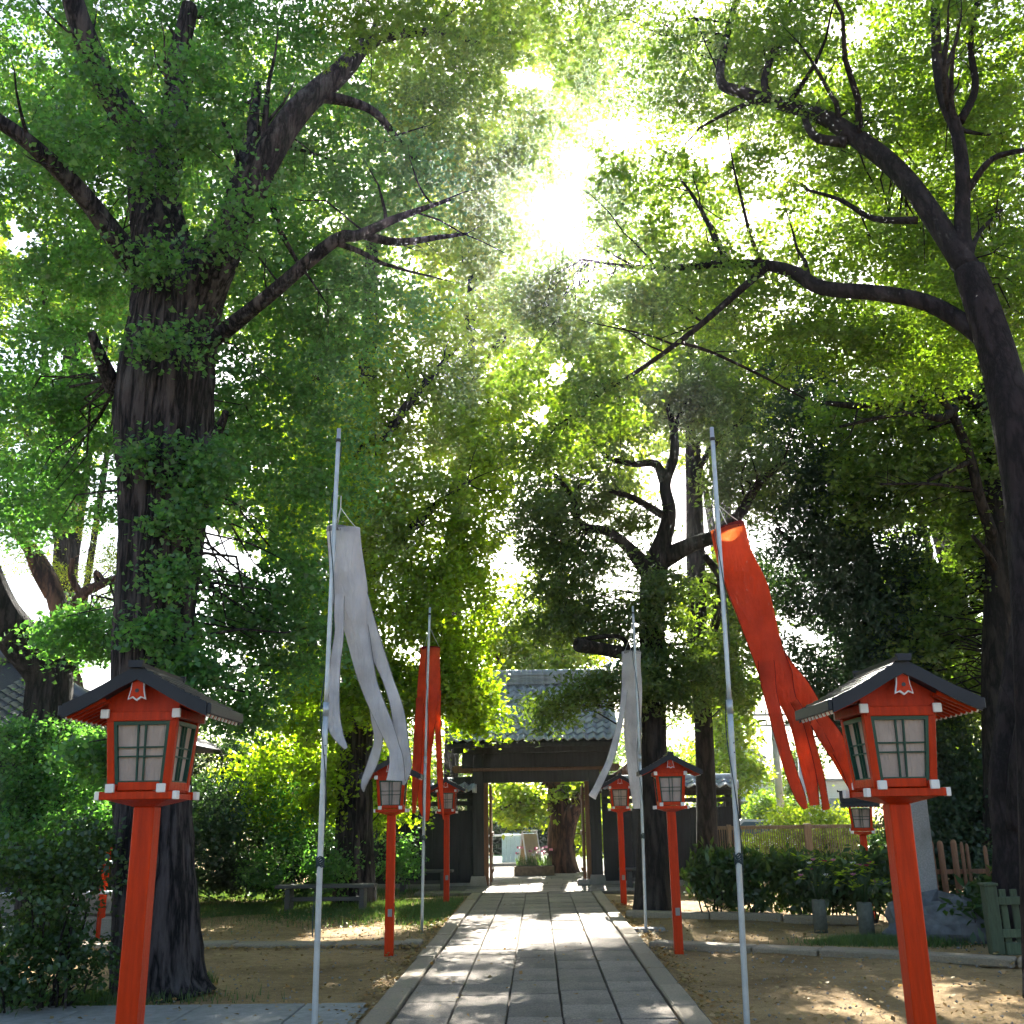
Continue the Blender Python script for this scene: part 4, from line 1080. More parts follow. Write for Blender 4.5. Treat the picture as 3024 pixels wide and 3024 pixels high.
# --- sunlit ginkgo further back on the left
tree('ginkgo_tree', 'sunlit ginkgo behind the long bench, left of the red far streamer',
     [(1050, 2640, 20.8, 130), (1048, 2450, 20.8, 108), (1050, 2200, 20.8, 104), (1060, 1900, 20.8, 96), (1070, 1500, 20.8, 80), (1085, 1100, 20.8, 58), (1100, 700, 20.8, 30)],
     [[(1060, 1900, 20.8, 46), (980, 1780, 20.2, 34), (880, 1650, 19.6, 24), (800, 1560, 19.4, 12)], [(1065, 1750, 20.8, 46), (1180, 1600, 20, 34), (1300, 1480, 19.6, 22), (1390, 1420, 19.4, 10)],
      [(1075, 1400, 20.8, 40), (1200, 1200, 20, 28), (1330, 1050, 20, 16)], [(1075, 1300, 20.8, 36), (950, 1120, 20.6, 26), (830, 1000, 20.6, 14)]],
     [(1180, 1280, 20.5, 280, 200, 2, 150), (1000, 1500, 19.6, 260, 200, 1.8, 150), (1250, 1560, 19.4, 190, 170, 1.4, 110), (1330, 1800, 19.2, 130, 170, 1.2, 90), (1120, 1780, 19.4, 240, 150, 1.6, 120),
      (1340, 2010, 19.4, 110, 120, 1.0, 70), (1160, 2030, 19.2, 160, 110, 1.0, 90), (1400, 2090, 20.6, 70, 80, .7, 40), (920, 2060, 19.4, 160, 150, 1.2, 90), (1130, 2320, 21.8, 150, 150, 1, 80), (850, 2300, 20.4, 180, 140, 1.2, 100), (1250, 1020, 20.6, 260, 170, 2, 110), (1400, 1180, 21, 140, 150, 1.4, 70), (1420, 1400, 20.4, 110, 140, 1.2, 60), (1400, 1600, 19.8, 85, 120, 1, 50), (1010, 1150, 20.6, 240, 200, 2, 110)],
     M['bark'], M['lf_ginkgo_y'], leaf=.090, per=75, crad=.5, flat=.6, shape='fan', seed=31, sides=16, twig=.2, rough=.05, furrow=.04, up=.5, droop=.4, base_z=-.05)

# --- maple leaning in from the right
tree('maple_tree', 'tall maple with long arching limbs leaning in from the right edge',
     [(3130, 2950, 9.6, 210), (3110, 2600, 9.6, 180), (3085, 2100, 9.6, 160), (3045, 1550, 9.6, 135), (3000, 1280, 9.6, 118), (2955, 1080, 9.7, 108), (2905, 920, 9.8, 98), (2862, 800, 9.9, 88)],
     [[(2862, 800, 9.9, 76), (2790, 690, 10.1, 66), (2700, 560, 10.4, 60), (2620, 475, 10.7, 58), (2520, 400, 11, 54), (2420, 340, 11.2, 46), (2300, 305, 11.4, 40), (2180, 270, 11.6, 36), (2128, 240, 11.7, 28), (2140, 130, 11.8, 24), (2180, -20, 12, 18)],
      [(2858, 810, 9.9, 56), (2842, 680, 10, 48), (2843, 520, 10, 44), (2826, 390, 10, 38), (2790, 300, 10, 34), (2768, 190, 10, 30), (2760, -20, 10, 26)],
      [(2835, 360, 10, 26), (2880, 260, 10, 22), (2866, 130, 10, 18), (2890, -20, 10, 14)],
      [(2965, 1080, 9.7, 66), (2890, 990, 9.9, 56), (2750, 900, 10.2, 50), (2600, 866, 10.5, 48), (2430, 850, 10.8, 44), (2350, 806, 11, 40), (2270, 784, 11.2, 34), (2150, 778, 11.5, 26), (2000, 790, 11.8, 20), (1850, 786, 12, 14), (1720, 766, 12.2, 7)],
      [(2262, 790, 11.2, 26), (2180, 862, 11.2, 22), (2050, 975, 11.2, 18), (1900, 1085, 11.2, 14), (1720, 1200, 11.2, 9), (1560, 1340, 11.2, 4)],
      [(2150, 778, 11.4, 22), (2110, 700, 11.7, 18), (2060, 600, 12, 12), (2010, 530, 12.2, 7)],
      [(2500, 420, 11, 34), (2410, 405, 11.1, 28), (2375, 350, 11.2, 16)],
      [(2280, 300, 11.4, 26), (2258, 235, 11.4, 22), (2300, 110, 11.5, 18), (2340, -20, 11.6, 14)],
      [(2710, 650, 10.3, 24), (2580, 645, 10.5, 18), (2480, 590, 10.7, 13), (2380, 560, 10.9, 8)],
      [(2860, 560, 10, 22), (2930, 470, 9.8, 18), (3040, 440, 9.6, 14)],
      [(2860, 780, 9.9, 20), (2890, 690, 10.2, 14), (2960, 620, 10.5, 8)],
      [(2000, 1010, 11.2, 10), (2100, 1040, 11.4, 10), (2250, 1110, 11.6, 8), (2380, 1180, 11.8, 4)]],
     [(2150, 130, 12, 280, 170, 1.4, 120), (2500, 150, 11.4, 300, 180, 1.5, 130), (2850, 150, 10.6, 260, 200, 1.5, 120), (2300, 420, 12, 220, 120, 1.2, 60), (2620, 480, 12, 280, 170, 1.4, 110), (2900, 500, 11, 190, 200, 1.3, 90),
      (2450, 700, 12, 280, 130, 1.2, 80), (2760, 790, 11.8, 220, 140, 1.2, 80), (2100, 850, 12, 200, 120, 1.0, 50), (2400, 980, 12, 290, 130, 1.2, 90), (2750, 1040, 12, 230, 120, 1.1, 80), (1850, 950, 11.5, 200, 150, .9, 60), (1750, 1180, 11.3, 160, 130, .7, 45),
      (1600, 1330, 11.3, 130, 80, .5, 25), (1900, 800, 12, 160, 90, .8, 30), (1930, 600, 12.4, 180, 170, 1.2, 50), (2060, 320, 12.4, 160, 120, 1.1, 40), (2980, 820, 10.6, 110, 180, 1, 50), (1330, 470, 12.6, 170, 80, .8, 46), (1480, 470, 12.6, 100, 60, .6, 26), (1250, 330, 12.4, 170, 90, .8, 40), (1400, 640, 12.8, 150, 110, .7, 40), (1800, 620, 13, 110, 110, .8, 30), (2080, 560, 13, 140, 80, .8, 24), (1650, 380, 13, 100, 50, .6, 14), (1350, 90, 12.4, 300, 110, 1, 75), (1700, 100, 12.6, 240, 110, 1, 65), (1850, 230, 12.8, 170, 110, 1, 45), (1800, 500, 13, 90, 100, .8, 18), (1400, 230, 12.6, 150, 80, .8, 30), (1560, 850, 13, 90, 130, .7, 46), (1650, 800, 13, 80, 80, .6, 30), (1640, 960, 13, 90, 90, .6, 28), (1560, 1120, 13, 80, 110, .6, 24), (1720, 1020, 13, 80, 100, .6, 20), (1580, 520, 13.2, 70, 60, .5, 12)],
     M['bark_smooth'], M['lf_maple'], leaf=.062, per=95, crad=.40, flat=.4, shape='kite', seed=41, sides=16, twig=.25, rough=.03, up=.8,
     extra=[([(1120, 60, 8.5, 170, 70, .4, 16), (1320, 40, 8.8, 200, 70, .5, 20), (1560, 120, 9, 200, 80, .5, 18), (1030, 130, 8.6, 40, 60, .2, 5)], M['lf_maple'], .075, 38, .34, 'star')], base_z=-.05)

# --- second trunk and rough trunk on the right side
tree('zelkova_tree', 'dark straight tree standing behind the picket gate at far right',
     [(2960, 2700, 17, 120), (2958, 2400, 17, 100), (2955, 2000, 17, 96), (2958, 1600, 17, 92), (2940, 1300, 17, 70), (2900, 1000, 17, 44), (2880, 700, 17, 24)],
     [[(2950, 1640, 17, 40), (2895, 1480, 16.6, 32), (2866, 1362, 16.4, 30), (2820, 1240, 16.2, 26), (2770, 1160, 16, 18), (2740, 1100, 16, 10)],
      [(2930, 1250, 17, 50), (2850, 1170, 16.6, 44), (2760, 1168, 16.3, 40), (2680, 1180, 16, 32), (2560, 1200, 15.8, 24), (2440, 1190, 15.6, 14)],
      [(2820, 1205, 16.2, 26), (2780, 1235, 16, 24), (2720, 1225, 15.8, 18), (2640, 1225, 15.6, 14), (2480, 1260, 15.4, 8)],
      [(2866, 1362, 16.4, 18), (2800, 1390, 16.2, 16), (2740, 1420, 16, 10)], [(2950, 1700, 17, 26), (2920, 1640, 16.6, 18), (2870, 1580, 16.4, 10)],
      [(2890, 1450, 16.6, 12), (2760, 1430, 16, 10), (2600, 1430, 15.6, 6)]],
     [(2750, 1150, 17.6, 260, 110, 1.6, 100), (2550, 1250, 17, 200, 110, 1.4, 70), (2800, 1350, 17.8, 240, 150, 1.6, 120), (2650, 1450, 17.4, 200, 120, 1.3, 80), (2920, 1550, 18, 170, 150, 1.4, 90), (2780, 1750, 18.4, 150, 180, 1.4, 110), (2880, 1980, 18.6, 130, 180, 1.2, 100),
      (2700, 1900, 18.4, 100, 140, 1, 70), (2990, 1300, 17, 90, 200, 1.2, 70), (2960, 950, 17.6, 200, 200, 1.6, 70), (2700, 850, 18, 250, 200, 2, 60), (2800, 550, 18, 280, 200, 2, 60)],
     M['bark_dark'], M['lf_zelkova'], leaf=.095, per=75, crad=.5, flat=.45, seed=51, sides=14, twig=.35, up=.8, base_z=-.05)
tree('camphor_tree', 'pale rough-barked trunk cut by the right edge of the view',
     [(3015, 2690, 13.4, 190), (3008, 2500, 13.4, 150), (2995, 2330, 13.4, 150), (3005, 2200, 13.4, 140), (3020, 2050, 13.4, 130), (3060, 1800, 13.4, 120), (3110, 1400, 13.4, 90), (3180, 900, 13.4, 50)],
     [[(3010, 2450, 13.2, 80), (3030, 2250, 13.0, 90), (3060, 2050, 12.9, 80), (3120, 1800, 12.8, 50)]],
     [(3080, 1200, 13.4, 130, 200, 1, 70), (3100, 800, 13.4, 120, 220, 1, 70), (3350, 900, 14, 220, 300, 1.5, 110), (3400, 1500, 15, 200, 250, 1.5, 90)], M['bark_smooth'], M['lf_ever'], leaf=.06, per=60, crad=.4, seed=57, sides=18, twig=.2, rough=.06, base_z=-.05)

# --- evergreen right of the gate
tree('evergreen_oak', 'gnarled evergreen with sawn-off limb, right of the gate behind the lantern',
     [(1932, 2735, 17.6, 130), (1932, 2600, 17.6, 102), (1930, 2300, 17.6, 76), (1928, 2050, 17.6, 70), (1925, 1850, 17.6, 74), (1930, 1740, 17.6, 84), (1940, 1660, 17.6, 72), (1962, 1590, 17.6, 50), (1978, 1510, 17.6, 40), (1965, 1430, 17.6, 33), (1992, 1340, 17.6, 28), (1985, 1250, 17.6, 20), (1960, 1170, 17.6, 10)],
     [[(1915, 1690, 17.6, 60), (1858, 1620, 17.4, 34), (1795, 1570, 17.2, 28), (1715, 1548, 17, 22), (1690, 1470, 16.8, 18), (1640, 1400, 16.6, 10)],
      [(1960, 1650, 17.6, 64), (2040, 1610, 17.4, 46), (2130, 1575, 17.2, 36), (2190, 1510, 17, 30), (2240, 1430, 16.8, 22), (2320, 1360, 16.6, 12)],
      [(1960, 1420, 17.6, 30), (1935, 1370, 17.4, 24), (1870, 1370, 17.2, 20), (1790, 1350, 17, 12)], [(1955, 1520, 17.6, 26), (1870, 1470, 17.2, 20), (1800, 1450, 17, 12)],
      [(1905, 1935, 17.4, 44), (1830, 1925, 17, 40), (1760, 1912, 16.6, 38), (1706, 1905, 16.3, 40)], [(1860, 1925, 17.2, 16), (1830, 1880, 17, 12), (1720, 1888, 16.5, 14), (1700, 1900, 16.3, 16)],
      [(1985, 1300, 17.6, 20), (2010, 1220, 17.5, 14), (2060, 1150, 17.4, 8)], [(1720, 1548, 17, 16), (1640, 1530, 16.8, 12), (1560, 1480, 16.6, 6)]],
     [(1700, 1400, 17.4, 180, 110, 1.2, 70), (1600, 1550, 17, 120, 110, 1, 60), (1700, 1680, 17.2, 150, 110, 1.1, 70), (1620, 1800, 17.4, 110, 90, .9, 45), (1760, 1820, 17.4, 140, 80, .9, 55), (1860, 1200, 17.6, 220, 130, 1.4, 100), (2080, 1150, 17.8, 180, 150, 1.4, 100), (1820, 1550, 18.4, 120, 100, .8, 35),
      (1970, 1760, 16.9, 110, 110, .4, 45), (1990, 2000, 17.2, 90, 120, .5, 50), (1850, 2010, 17, 80, 60, .6, 24), (1720, 2040, 17, 100, 50, .6, 20), (1630, 2100, 17.2, 70, 55, .5, 16), (2100, 1980, 18.2, 100, 130, .8, 60), (2200, 1400, 17.2, 120, 130, 1, 60)],
     M['bark_dark'], M['lf_ever'], leaf=.105, per=85, crad=.45, flat=.5, shape='long', seed=61, sides=18, twig=.35, notwig=(4, 5), rough=.06, up=.4, base_z=-.05)
tree('slender_tree', 'slender dark trunk rising just right of the gnarled evergreen',
     [(2086, 2560, 21.5, 72), (2084, 2350, 21.5, 56), (2075, 2100, 21.5, 54), (2062, 1850, 21.5, 56), (2055, 1600, 21.5, 54), (2048, 1350, 21.5, 46), (2040, 1150, 21.5, 34), (2030, 900, 21.5, 20)],
     [[(2068, 1950, 21.5, 34), (2110, 1850, 21.2, 28), (2130, 1720, 21, 24), (2080, 1640, 20.8, 20)], [(2052, 1400, 21.5, 24), (2120, 1300, 21.2, 16), (2200, 1240, 21, 8)], [(2050, 1300, 21.5, 20), (1990, 1200, 21.2, 12), (1940, 1130, 21, 6)]],
     [(2060, 1000, 21.5, 200, 150, 1.8, 100), (2150, 1250, 22, 150, 130, 1.4, 60), (1950, 850, 22, 180, 120, 1.6, 60), (2180, 1780, 22, 110, 160, 1.2, 60), (2200, 2030, 22, 90, 90, 1, 40)],
     M['bark_dark'], M['lf_ever'], leaf=.11, per=70, crad=.55, flat=.5, seed=67, sides=12, twig=.25, base_z=-.05)
# --- dark dense evergreen mass
tree('dark_evergreen', 'dense dark blue-green evergreen behind the red streamer',
     [(2640, 2600, 19.5, 64), (2630, 2200, 19.5, 58), (2570, 1700, 19.5, 52), (2480, 1250, 19.5, 34)], 
     [[(2590, 1880, 19.5, 34), (2650, 1780, 19, 24), (2700, 1700, 18.8, 12)], [(2580, 1800, 19.5, 34), (2400, 1650, 19, 22), (2290, 1560, 18.8, 12)]],
     [(2400, 1250, 19.4, 170, 160, 1.5, 130), (2330, 1450, 19.2, 140, 150, 1.3, 110), (2500, 1480, 19.2, 170, 170, 1.4, 150), (2400, 1680, 18.9, 190, 150, 1.3, 160), (2620, 1700, 19, 150, 170, 1.3, 140), (2500, 1880, 18.9, 200, 140, 1.2, 160), (2650, 1950, 19, 130, 150, 1.1, 120),
      (2580, 2080, 18.9, 190, 140, 1.1, 160), (2740, 2200, 19.2, 120, 170, 1.0, 120), (2450, 2090, 19.4, 120, 90, .8, 60), (2330, 1080, 19.6, 150, 110, 1.3, 80), (2860, 2330, 18.6, 160, 150, .8, 120), (2770, 2480, 18.6, 170, 100, .7, 100)],
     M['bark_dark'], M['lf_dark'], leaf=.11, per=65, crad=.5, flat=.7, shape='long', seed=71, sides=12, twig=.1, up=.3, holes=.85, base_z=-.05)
# --- left edge: leaning trunk and reddish pine
tree('leaning_tree', 'dark crooked trunk leaning in at the far left edge above the tiled roof',
     [(140, 2560, 14.2, 150), (135, 2300, 14.2, 140), (140, 2100, 14.2, 130), (140, 1990, 14.2, 130), (60, 1890, 13.9, 120), (-10, 1790, 13.6, 110), (-80, 1600, 13.4, 90)],
     [[(150, 2010, 14.2, 80), (230, 1930, 14.4, 44), (330, 1880, 14.6, 24)]],
     [(120, 1950, 14.6, 200, 60, .8, 50), (210, 2170, 14.4, 130, 80, .7, 50), (60, 2250, 13.6, 120, 130, .7, 70), (240, 2280, 13.6, 110, 80, .5, 45), (60, 2420, 13.4, 130, 110, .6, 60), (40, 1420, 14, 130, 150, 1, 70), (250, 2420, 13.8, 110, 80, .5, 40)],
     M['bark_dark'], M['lf_ginkgo'], leaf=.055, per=80, crad=.36, seed=81, sides=14, twig=.3, base_z=-.05)
tree('pine_tree', 'reddish-limbed pine lit from behind at far left',
     [(230, 2500, 23, 70), (240, 2200, 23, 62), (200, 1950, 23, 58), (160, 1750, 23, 50), (110, 1650, 23, 40), (40, 1560, 23, 26)],
     [[(190, 1850, 23, 40), (240, 1760, 22.6, 34), (290, 1730, 22.4, 28), (360, 1700, 22.2, 16)], [(150, 1760, 23, 36), (110, 1690, 22.8, 30), (80, 1620, 22.6, 22), (60, 1560, 22.4, 12)], [(240, 1760, 22.6, 22), (210, 1700, 22.4, 22), (215, 1650, 22.4, 14)], [(290, 1735, 22.4, 16), (285, 1690, 22.3, 16), (315, 1725, 22.3, 10)]],
     [(280, 1640, 23, 110, 70, 1, 50), (80, 1650, 23, 90, 60, 1, 25), (330, 1740, 23.2, 90, 50, .8, 30), (130, 1700, 23.4, 110, 60, .8, 30), (160, 1520, 23, 150, 80, 1, 50)],
     M['bark_red'], M['lf_far'], leaf=.075, per=60, crad=.5, flat=.4, shape='long', seed=83, sides=9, twig=.3, base_z=-.05)
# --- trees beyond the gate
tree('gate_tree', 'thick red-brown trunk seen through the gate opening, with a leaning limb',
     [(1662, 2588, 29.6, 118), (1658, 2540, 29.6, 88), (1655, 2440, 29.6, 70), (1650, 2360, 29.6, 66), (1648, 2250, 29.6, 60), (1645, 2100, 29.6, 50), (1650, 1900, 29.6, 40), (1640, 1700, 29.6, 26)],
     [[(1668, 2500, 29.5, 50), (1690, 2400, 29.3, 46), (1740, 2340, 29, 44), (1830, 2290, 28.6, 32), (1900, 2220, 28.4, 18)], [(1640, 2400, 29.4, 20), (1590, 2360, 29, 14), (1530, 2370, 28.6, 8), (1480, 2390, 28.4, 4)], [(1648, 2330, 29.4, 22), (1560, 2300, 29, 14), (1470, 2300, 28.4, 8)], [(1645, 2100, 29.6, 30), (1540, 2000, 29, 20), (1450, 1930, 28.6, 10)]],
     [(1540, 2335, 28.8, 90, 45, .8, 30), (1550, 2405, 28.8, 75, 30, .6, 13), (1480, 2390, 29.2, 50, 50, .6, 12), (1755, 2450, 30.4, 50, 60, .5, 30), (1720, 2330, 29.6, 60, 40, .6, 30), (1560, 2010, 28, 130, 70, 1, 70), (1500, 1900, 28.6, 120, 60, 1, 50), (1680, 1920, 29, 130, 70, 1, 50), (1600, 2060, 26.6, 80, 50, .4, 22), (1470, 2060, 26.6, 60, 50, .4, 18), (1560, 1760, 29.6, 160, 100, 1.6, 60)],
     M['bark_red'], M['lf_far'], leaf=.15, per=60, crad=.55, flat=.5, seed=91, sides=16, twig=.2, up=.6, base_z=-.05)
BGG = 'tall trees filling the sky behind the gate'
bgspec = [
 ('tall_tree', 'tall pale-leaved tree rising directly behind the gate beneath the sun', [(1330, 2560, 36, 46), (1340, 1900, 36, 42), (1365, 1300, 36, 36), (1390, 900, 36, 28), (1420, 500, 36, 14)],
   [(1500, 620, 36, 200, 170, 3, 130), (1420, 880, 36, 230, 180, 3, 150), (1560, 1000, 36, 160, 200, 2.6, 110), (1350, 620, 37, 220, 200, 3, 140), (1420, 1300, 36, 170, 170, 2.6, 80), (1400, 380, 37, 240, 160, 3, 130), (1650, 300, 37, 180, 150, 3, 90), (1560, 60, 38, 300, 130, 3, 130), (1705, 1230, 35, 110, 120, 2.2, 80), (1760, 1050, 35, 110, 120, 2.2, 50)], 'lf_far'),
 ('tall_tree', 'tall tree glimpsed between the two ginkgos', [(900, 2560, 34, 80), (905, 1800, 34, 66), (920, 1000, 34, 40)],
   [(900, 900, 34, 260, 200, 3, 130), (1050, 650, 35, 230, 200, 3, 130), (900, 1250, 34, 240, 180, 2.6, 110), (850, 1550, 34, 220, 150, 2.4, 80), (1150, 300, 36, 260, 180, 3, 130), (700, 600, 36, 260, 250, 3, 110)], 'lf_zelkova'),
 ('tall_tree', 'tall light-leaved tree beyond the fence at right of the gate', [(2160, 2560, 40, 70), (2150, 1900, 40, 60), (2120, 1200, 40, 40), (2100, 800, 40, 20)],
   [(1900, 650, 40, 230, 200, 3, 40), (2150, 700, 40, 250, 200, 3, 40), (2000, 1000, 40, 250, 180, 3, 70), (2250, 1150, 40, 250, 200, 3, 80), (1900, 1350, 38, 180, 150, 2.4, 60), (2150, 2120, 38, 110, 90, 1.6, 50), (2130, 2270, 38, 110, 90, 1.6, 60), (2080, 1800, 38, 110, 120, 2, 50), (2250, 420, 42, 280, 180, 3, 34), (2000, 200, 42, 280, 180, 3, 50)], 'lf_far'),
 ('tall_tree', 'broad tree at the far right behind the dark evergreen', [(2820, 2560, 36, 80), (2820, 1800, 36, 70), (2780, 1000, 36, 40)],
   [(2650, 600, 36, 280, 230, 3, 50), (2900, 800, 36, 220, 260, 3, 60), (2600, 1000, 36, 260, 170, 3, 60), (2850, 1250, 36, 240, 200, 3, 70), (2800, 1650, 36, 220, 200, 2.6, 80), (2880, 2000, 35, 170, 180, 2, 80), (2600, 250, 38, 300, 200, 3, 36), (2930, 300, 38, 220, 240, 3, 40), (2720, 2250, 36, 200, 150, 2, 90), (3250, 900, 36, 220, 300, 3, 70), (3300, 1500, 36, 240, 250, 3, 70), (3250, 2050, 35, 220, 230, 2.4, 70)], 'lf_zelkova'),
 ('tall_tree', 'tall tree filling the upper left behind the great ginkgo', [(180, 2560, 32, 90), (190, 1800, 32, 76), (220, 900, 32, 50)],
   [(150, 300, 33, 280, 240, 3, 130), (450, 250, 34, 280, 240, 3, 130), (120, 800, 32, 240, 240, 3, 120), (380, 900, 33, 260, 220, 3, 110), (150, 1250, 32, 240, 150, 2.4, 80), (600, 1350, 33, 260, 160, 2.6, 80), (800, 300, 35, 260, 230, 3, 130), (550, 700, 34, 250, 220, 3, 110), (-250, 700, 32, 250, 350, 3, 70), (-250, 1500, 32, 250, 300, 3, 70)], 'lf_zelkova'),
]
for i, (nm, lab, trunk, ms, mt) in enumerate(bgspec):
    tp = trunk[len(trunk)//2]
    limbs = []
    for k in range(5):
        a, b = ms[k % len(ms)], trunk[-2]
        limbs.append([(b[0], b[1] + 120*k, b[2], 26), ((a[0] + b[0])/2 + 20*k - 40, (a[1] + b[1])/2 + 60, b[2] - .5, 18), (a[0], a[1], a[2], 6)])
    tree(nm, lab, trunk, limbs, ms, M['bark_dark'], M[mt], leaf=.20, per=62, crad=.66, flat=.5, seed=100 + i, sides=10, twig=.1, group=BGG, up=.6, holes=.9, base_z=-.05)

# understorey shrubs
def shrub(name, label, masses, mat, leaf, per, crad, seed, group=None, stems=6, shape='kite', up=.4, flat=.7, cat='shrub', droop=0):
    rng = np.random.default_rng(seed); P = clumps(masses, per, crad, flat, rng, -9)
    c = P.mean(axis=0); root = Vector((c[0], c[1], 0)); rv = np.array(root)
    t = thing(name, label, cat, root, group=group)
    C = leaves_from(P, per, crad, flat, rng) - rv
    o = bpy.data.objects.new('foliage', leaf_mesh('foliage', C, None, leaf, mat, shape, seed, up, droop)); COL.objects.link(o); o.parent = t
    for k in range(stems):
        p = P[rng.integers(len(P))] - rv; b = np.array([p[0]*.35 + rng.normal()*.08, p[1]*.35 + rng.normal()*.08, -.03])
        m_ = (b + p)/2 + rng.normal(scale=.06, size=3)
        MB().tube([Vector(b), Vector(m_), Vector(p)], [.014, .011, .005], 6, False).build('stem', M['bark_dark'], t)
    return t
shrub('leafy_shrub', 'leafy shrub with thin upright stems at the bottom left corner', [(60, 2560, 9.4, 110, 90, .5, 34), (200, 2620, 9.5, 110, 110, .5, 40), (120, 2780, 9.5, 130, 100, .5, 46), (250, 2850, 9.6, 80, 80, .3, 26), (40, 2900, 9.4, 110, 50, .4, 26), (260, 2480, 9.8, 70, 80, .4, 18)], M['lf_hedge'], .055, 46, .24, 201, stems=16)
shrub('low_shrub', 'low green ground plants by the bottom left corner', [(60, 2935, 9.7, 130, 25, .4, 26)], M['lf_ginkgo'], .05, 40, .2, 203, stems=4)
for i, (px, py, Y, lab) in enumerate(((2110, 2600, 17.2, 'first clump of the broad-leaved hedge, next to the near right pole'), (2230, 2605, 17.0, 'second clump of the hedge below the fence end'), (2350, 2610, 16.8, 'third clump of the hedge in the middle'), (2460, 2615, 16.5, 'fourth clump of the hedge below the fence post'), (2570, 2610, 16.2, 'last clump of the hedge under the side-on lantern'))):
    shrub('hedge_shrub', lab, [(px, py + 10, Y, 85, 75, .45, 34), (px, py - 45, Y, 80, 30, .4, 16)], M['lf_hedge'], .15, 34, .26, 210 + i, 'broad-leaved shrubs of the hedge', stems=5, shape='long', up=.1, droop=-.9)
shrub('fatsia_shrub', 'broad-leaved shrub in the shade between stakes and the edge trunk', [(2930, 2630, 13.9, 70, 40, .4, 14), (2870, 2690, 13.4, 50, 30, .3, 8), (3000, 2580, 14.2, 50, 50, .4, 10)], M['lf_hedge'], .17, 16, .24, 230, stems=5, shape='long', up=.6)
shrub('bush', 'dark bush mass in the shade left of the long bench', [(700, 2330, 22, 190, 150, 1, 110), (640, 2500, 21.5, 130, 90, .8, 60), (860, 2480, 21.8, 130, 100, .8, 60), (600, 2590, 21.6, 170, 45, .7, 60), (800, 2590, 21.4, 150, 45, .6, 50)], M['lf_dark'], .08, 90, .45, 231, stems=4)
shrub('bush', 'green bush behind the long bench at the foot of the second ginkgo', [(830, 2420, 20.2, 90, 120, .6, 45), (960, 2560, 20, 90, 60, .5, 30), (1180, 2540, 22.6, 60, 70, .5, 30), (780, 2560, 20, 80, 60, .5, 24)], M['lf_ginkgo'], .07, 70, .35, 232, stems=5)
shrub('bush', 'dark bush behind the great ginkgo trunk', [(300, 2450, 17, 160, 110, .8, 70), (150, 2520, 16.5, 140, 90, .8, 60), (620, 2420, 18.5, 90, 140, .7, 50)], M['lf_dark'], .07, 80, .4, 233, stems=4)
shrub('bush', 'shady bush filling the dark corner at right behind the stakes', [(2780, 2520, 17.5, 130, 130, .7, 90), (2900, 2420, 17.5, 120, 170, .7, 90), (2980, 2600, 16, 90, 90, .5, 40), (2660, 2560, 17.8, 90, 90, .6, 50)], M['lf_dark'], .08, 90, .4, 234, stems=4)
shrub('bush', 'yellow-green bush beyond the slatted fence', [(2420, 2430, 27, 150, 60, 1, 70), (2500, 2500, 26, 120, 70, .8, 60), (2250, 2520, 27, 140, 60, .8, 50)], M['lf_far'], .09, 80, .5, 235, stems=4)
shrub('small_tree', 'small blue-green tree in front of the pale house', [(2270, 2390, 44, 60, 40, 1.2, 40), (2255, 2430, 44, 55, 30, 1.0, 24), (2300, 2420, 44, 30, 30, 1, 12)], M['lf_zelkova'], .13, 80, .6, 236, stems=5, cat='tree')
shrub('small_tree', 'dark roadside tree beside the utility pole', [(2360, 2270, 52, 70, 90, 1.6, 70), (2340, 2370, 52, 50, 50, 1.4, 30)], M['lf_ever'], .15, 80, .8, 237, stems=4, cat='tree')
shrub('far_hedge', 'dark hedge across the garden seen through the gate', [(1530, 2460, 46, 130, 70, 1.2, 150), (1720, 2460, 46, 120, 80, 1.2, 120), (1600, 2520, 45, 150, 30, .8, 60)], M['lf_dark'], .22, 80, .8, 238, stems=3, cat='hedge')
for i, (px, lab) in enumerate(((600, 'far wood edge left of the second ginkgo'), (100, 'far wood edge at the left margin'), (1250, 'far wood edge behind the left wall'), (1950, 'far wood edge behind the right wall'), (2900, 'far wood edge at the right margin'))):
    shrub('woodland_edge', lab, [(px, 2250, 58, 330, 130, 2, 150), (px, 2420, 57, 330, 70, 1.5, 90)], M['lf_zelkova'] if i % 2 else M['lf_ever'], .2, 80, 1.2, 250 + i, 'far trees on the horizon', stems=3, cat='trees')
print('leaves', LEAF_TOTAL[0])

# ================================================================== BEYOND
h = thing('pale_house', 'pale blue-white house far beyond the slatted fence', 'house', at(2330, 2440, 62)*1.0)
h.location.z = 0
MB().prism([(-4.6, 0), (4.6, 0), (4.6, 3.2), (-1.2, 3.2), (-1.2, 4.6), (-3.0, 5.7), (-4.6, 4.9)], 'y', 0, 6).build('wall', M['wallp'], h)
MB().prism([(-1.05, 4.45), (-1.0, 4.62), (-3.0, 5.95), (-4.9, 4.95), (-4.9, 4.78), (-3.0, 5.74)], 'y', -.3, 6.3).build('roof', M['ghouse'], h)
MB().box((0, 0, 0), (6.1, 6.6, .16), bevel=.03).build('lower_roof', M['ghouse'], h, (1.9, 3, 3.29))
for x, z, w_, hh in ((-3.0, 3.7, .8, 1.0), (-1.9, 3.7, .5, .9), (-3.2, 1.6, 2.0, 1.1), (.6, 1.7, 1.4, 1.1), (3.0, 1.7, 1.2, 1.1)):
    f = MB().box((0, 0, 0), (w_ + .12, .08, hh + .12), bevel=.01).build('window', M['white_metal'], h, (x, -.03, z))
    for s in (-1, 1): MB().box((0, 0, 0), (w_/2 - .03, .03, hh), bevel=.004).build('pane', M['glass'], f, (s*w_/4, -.045, 0))
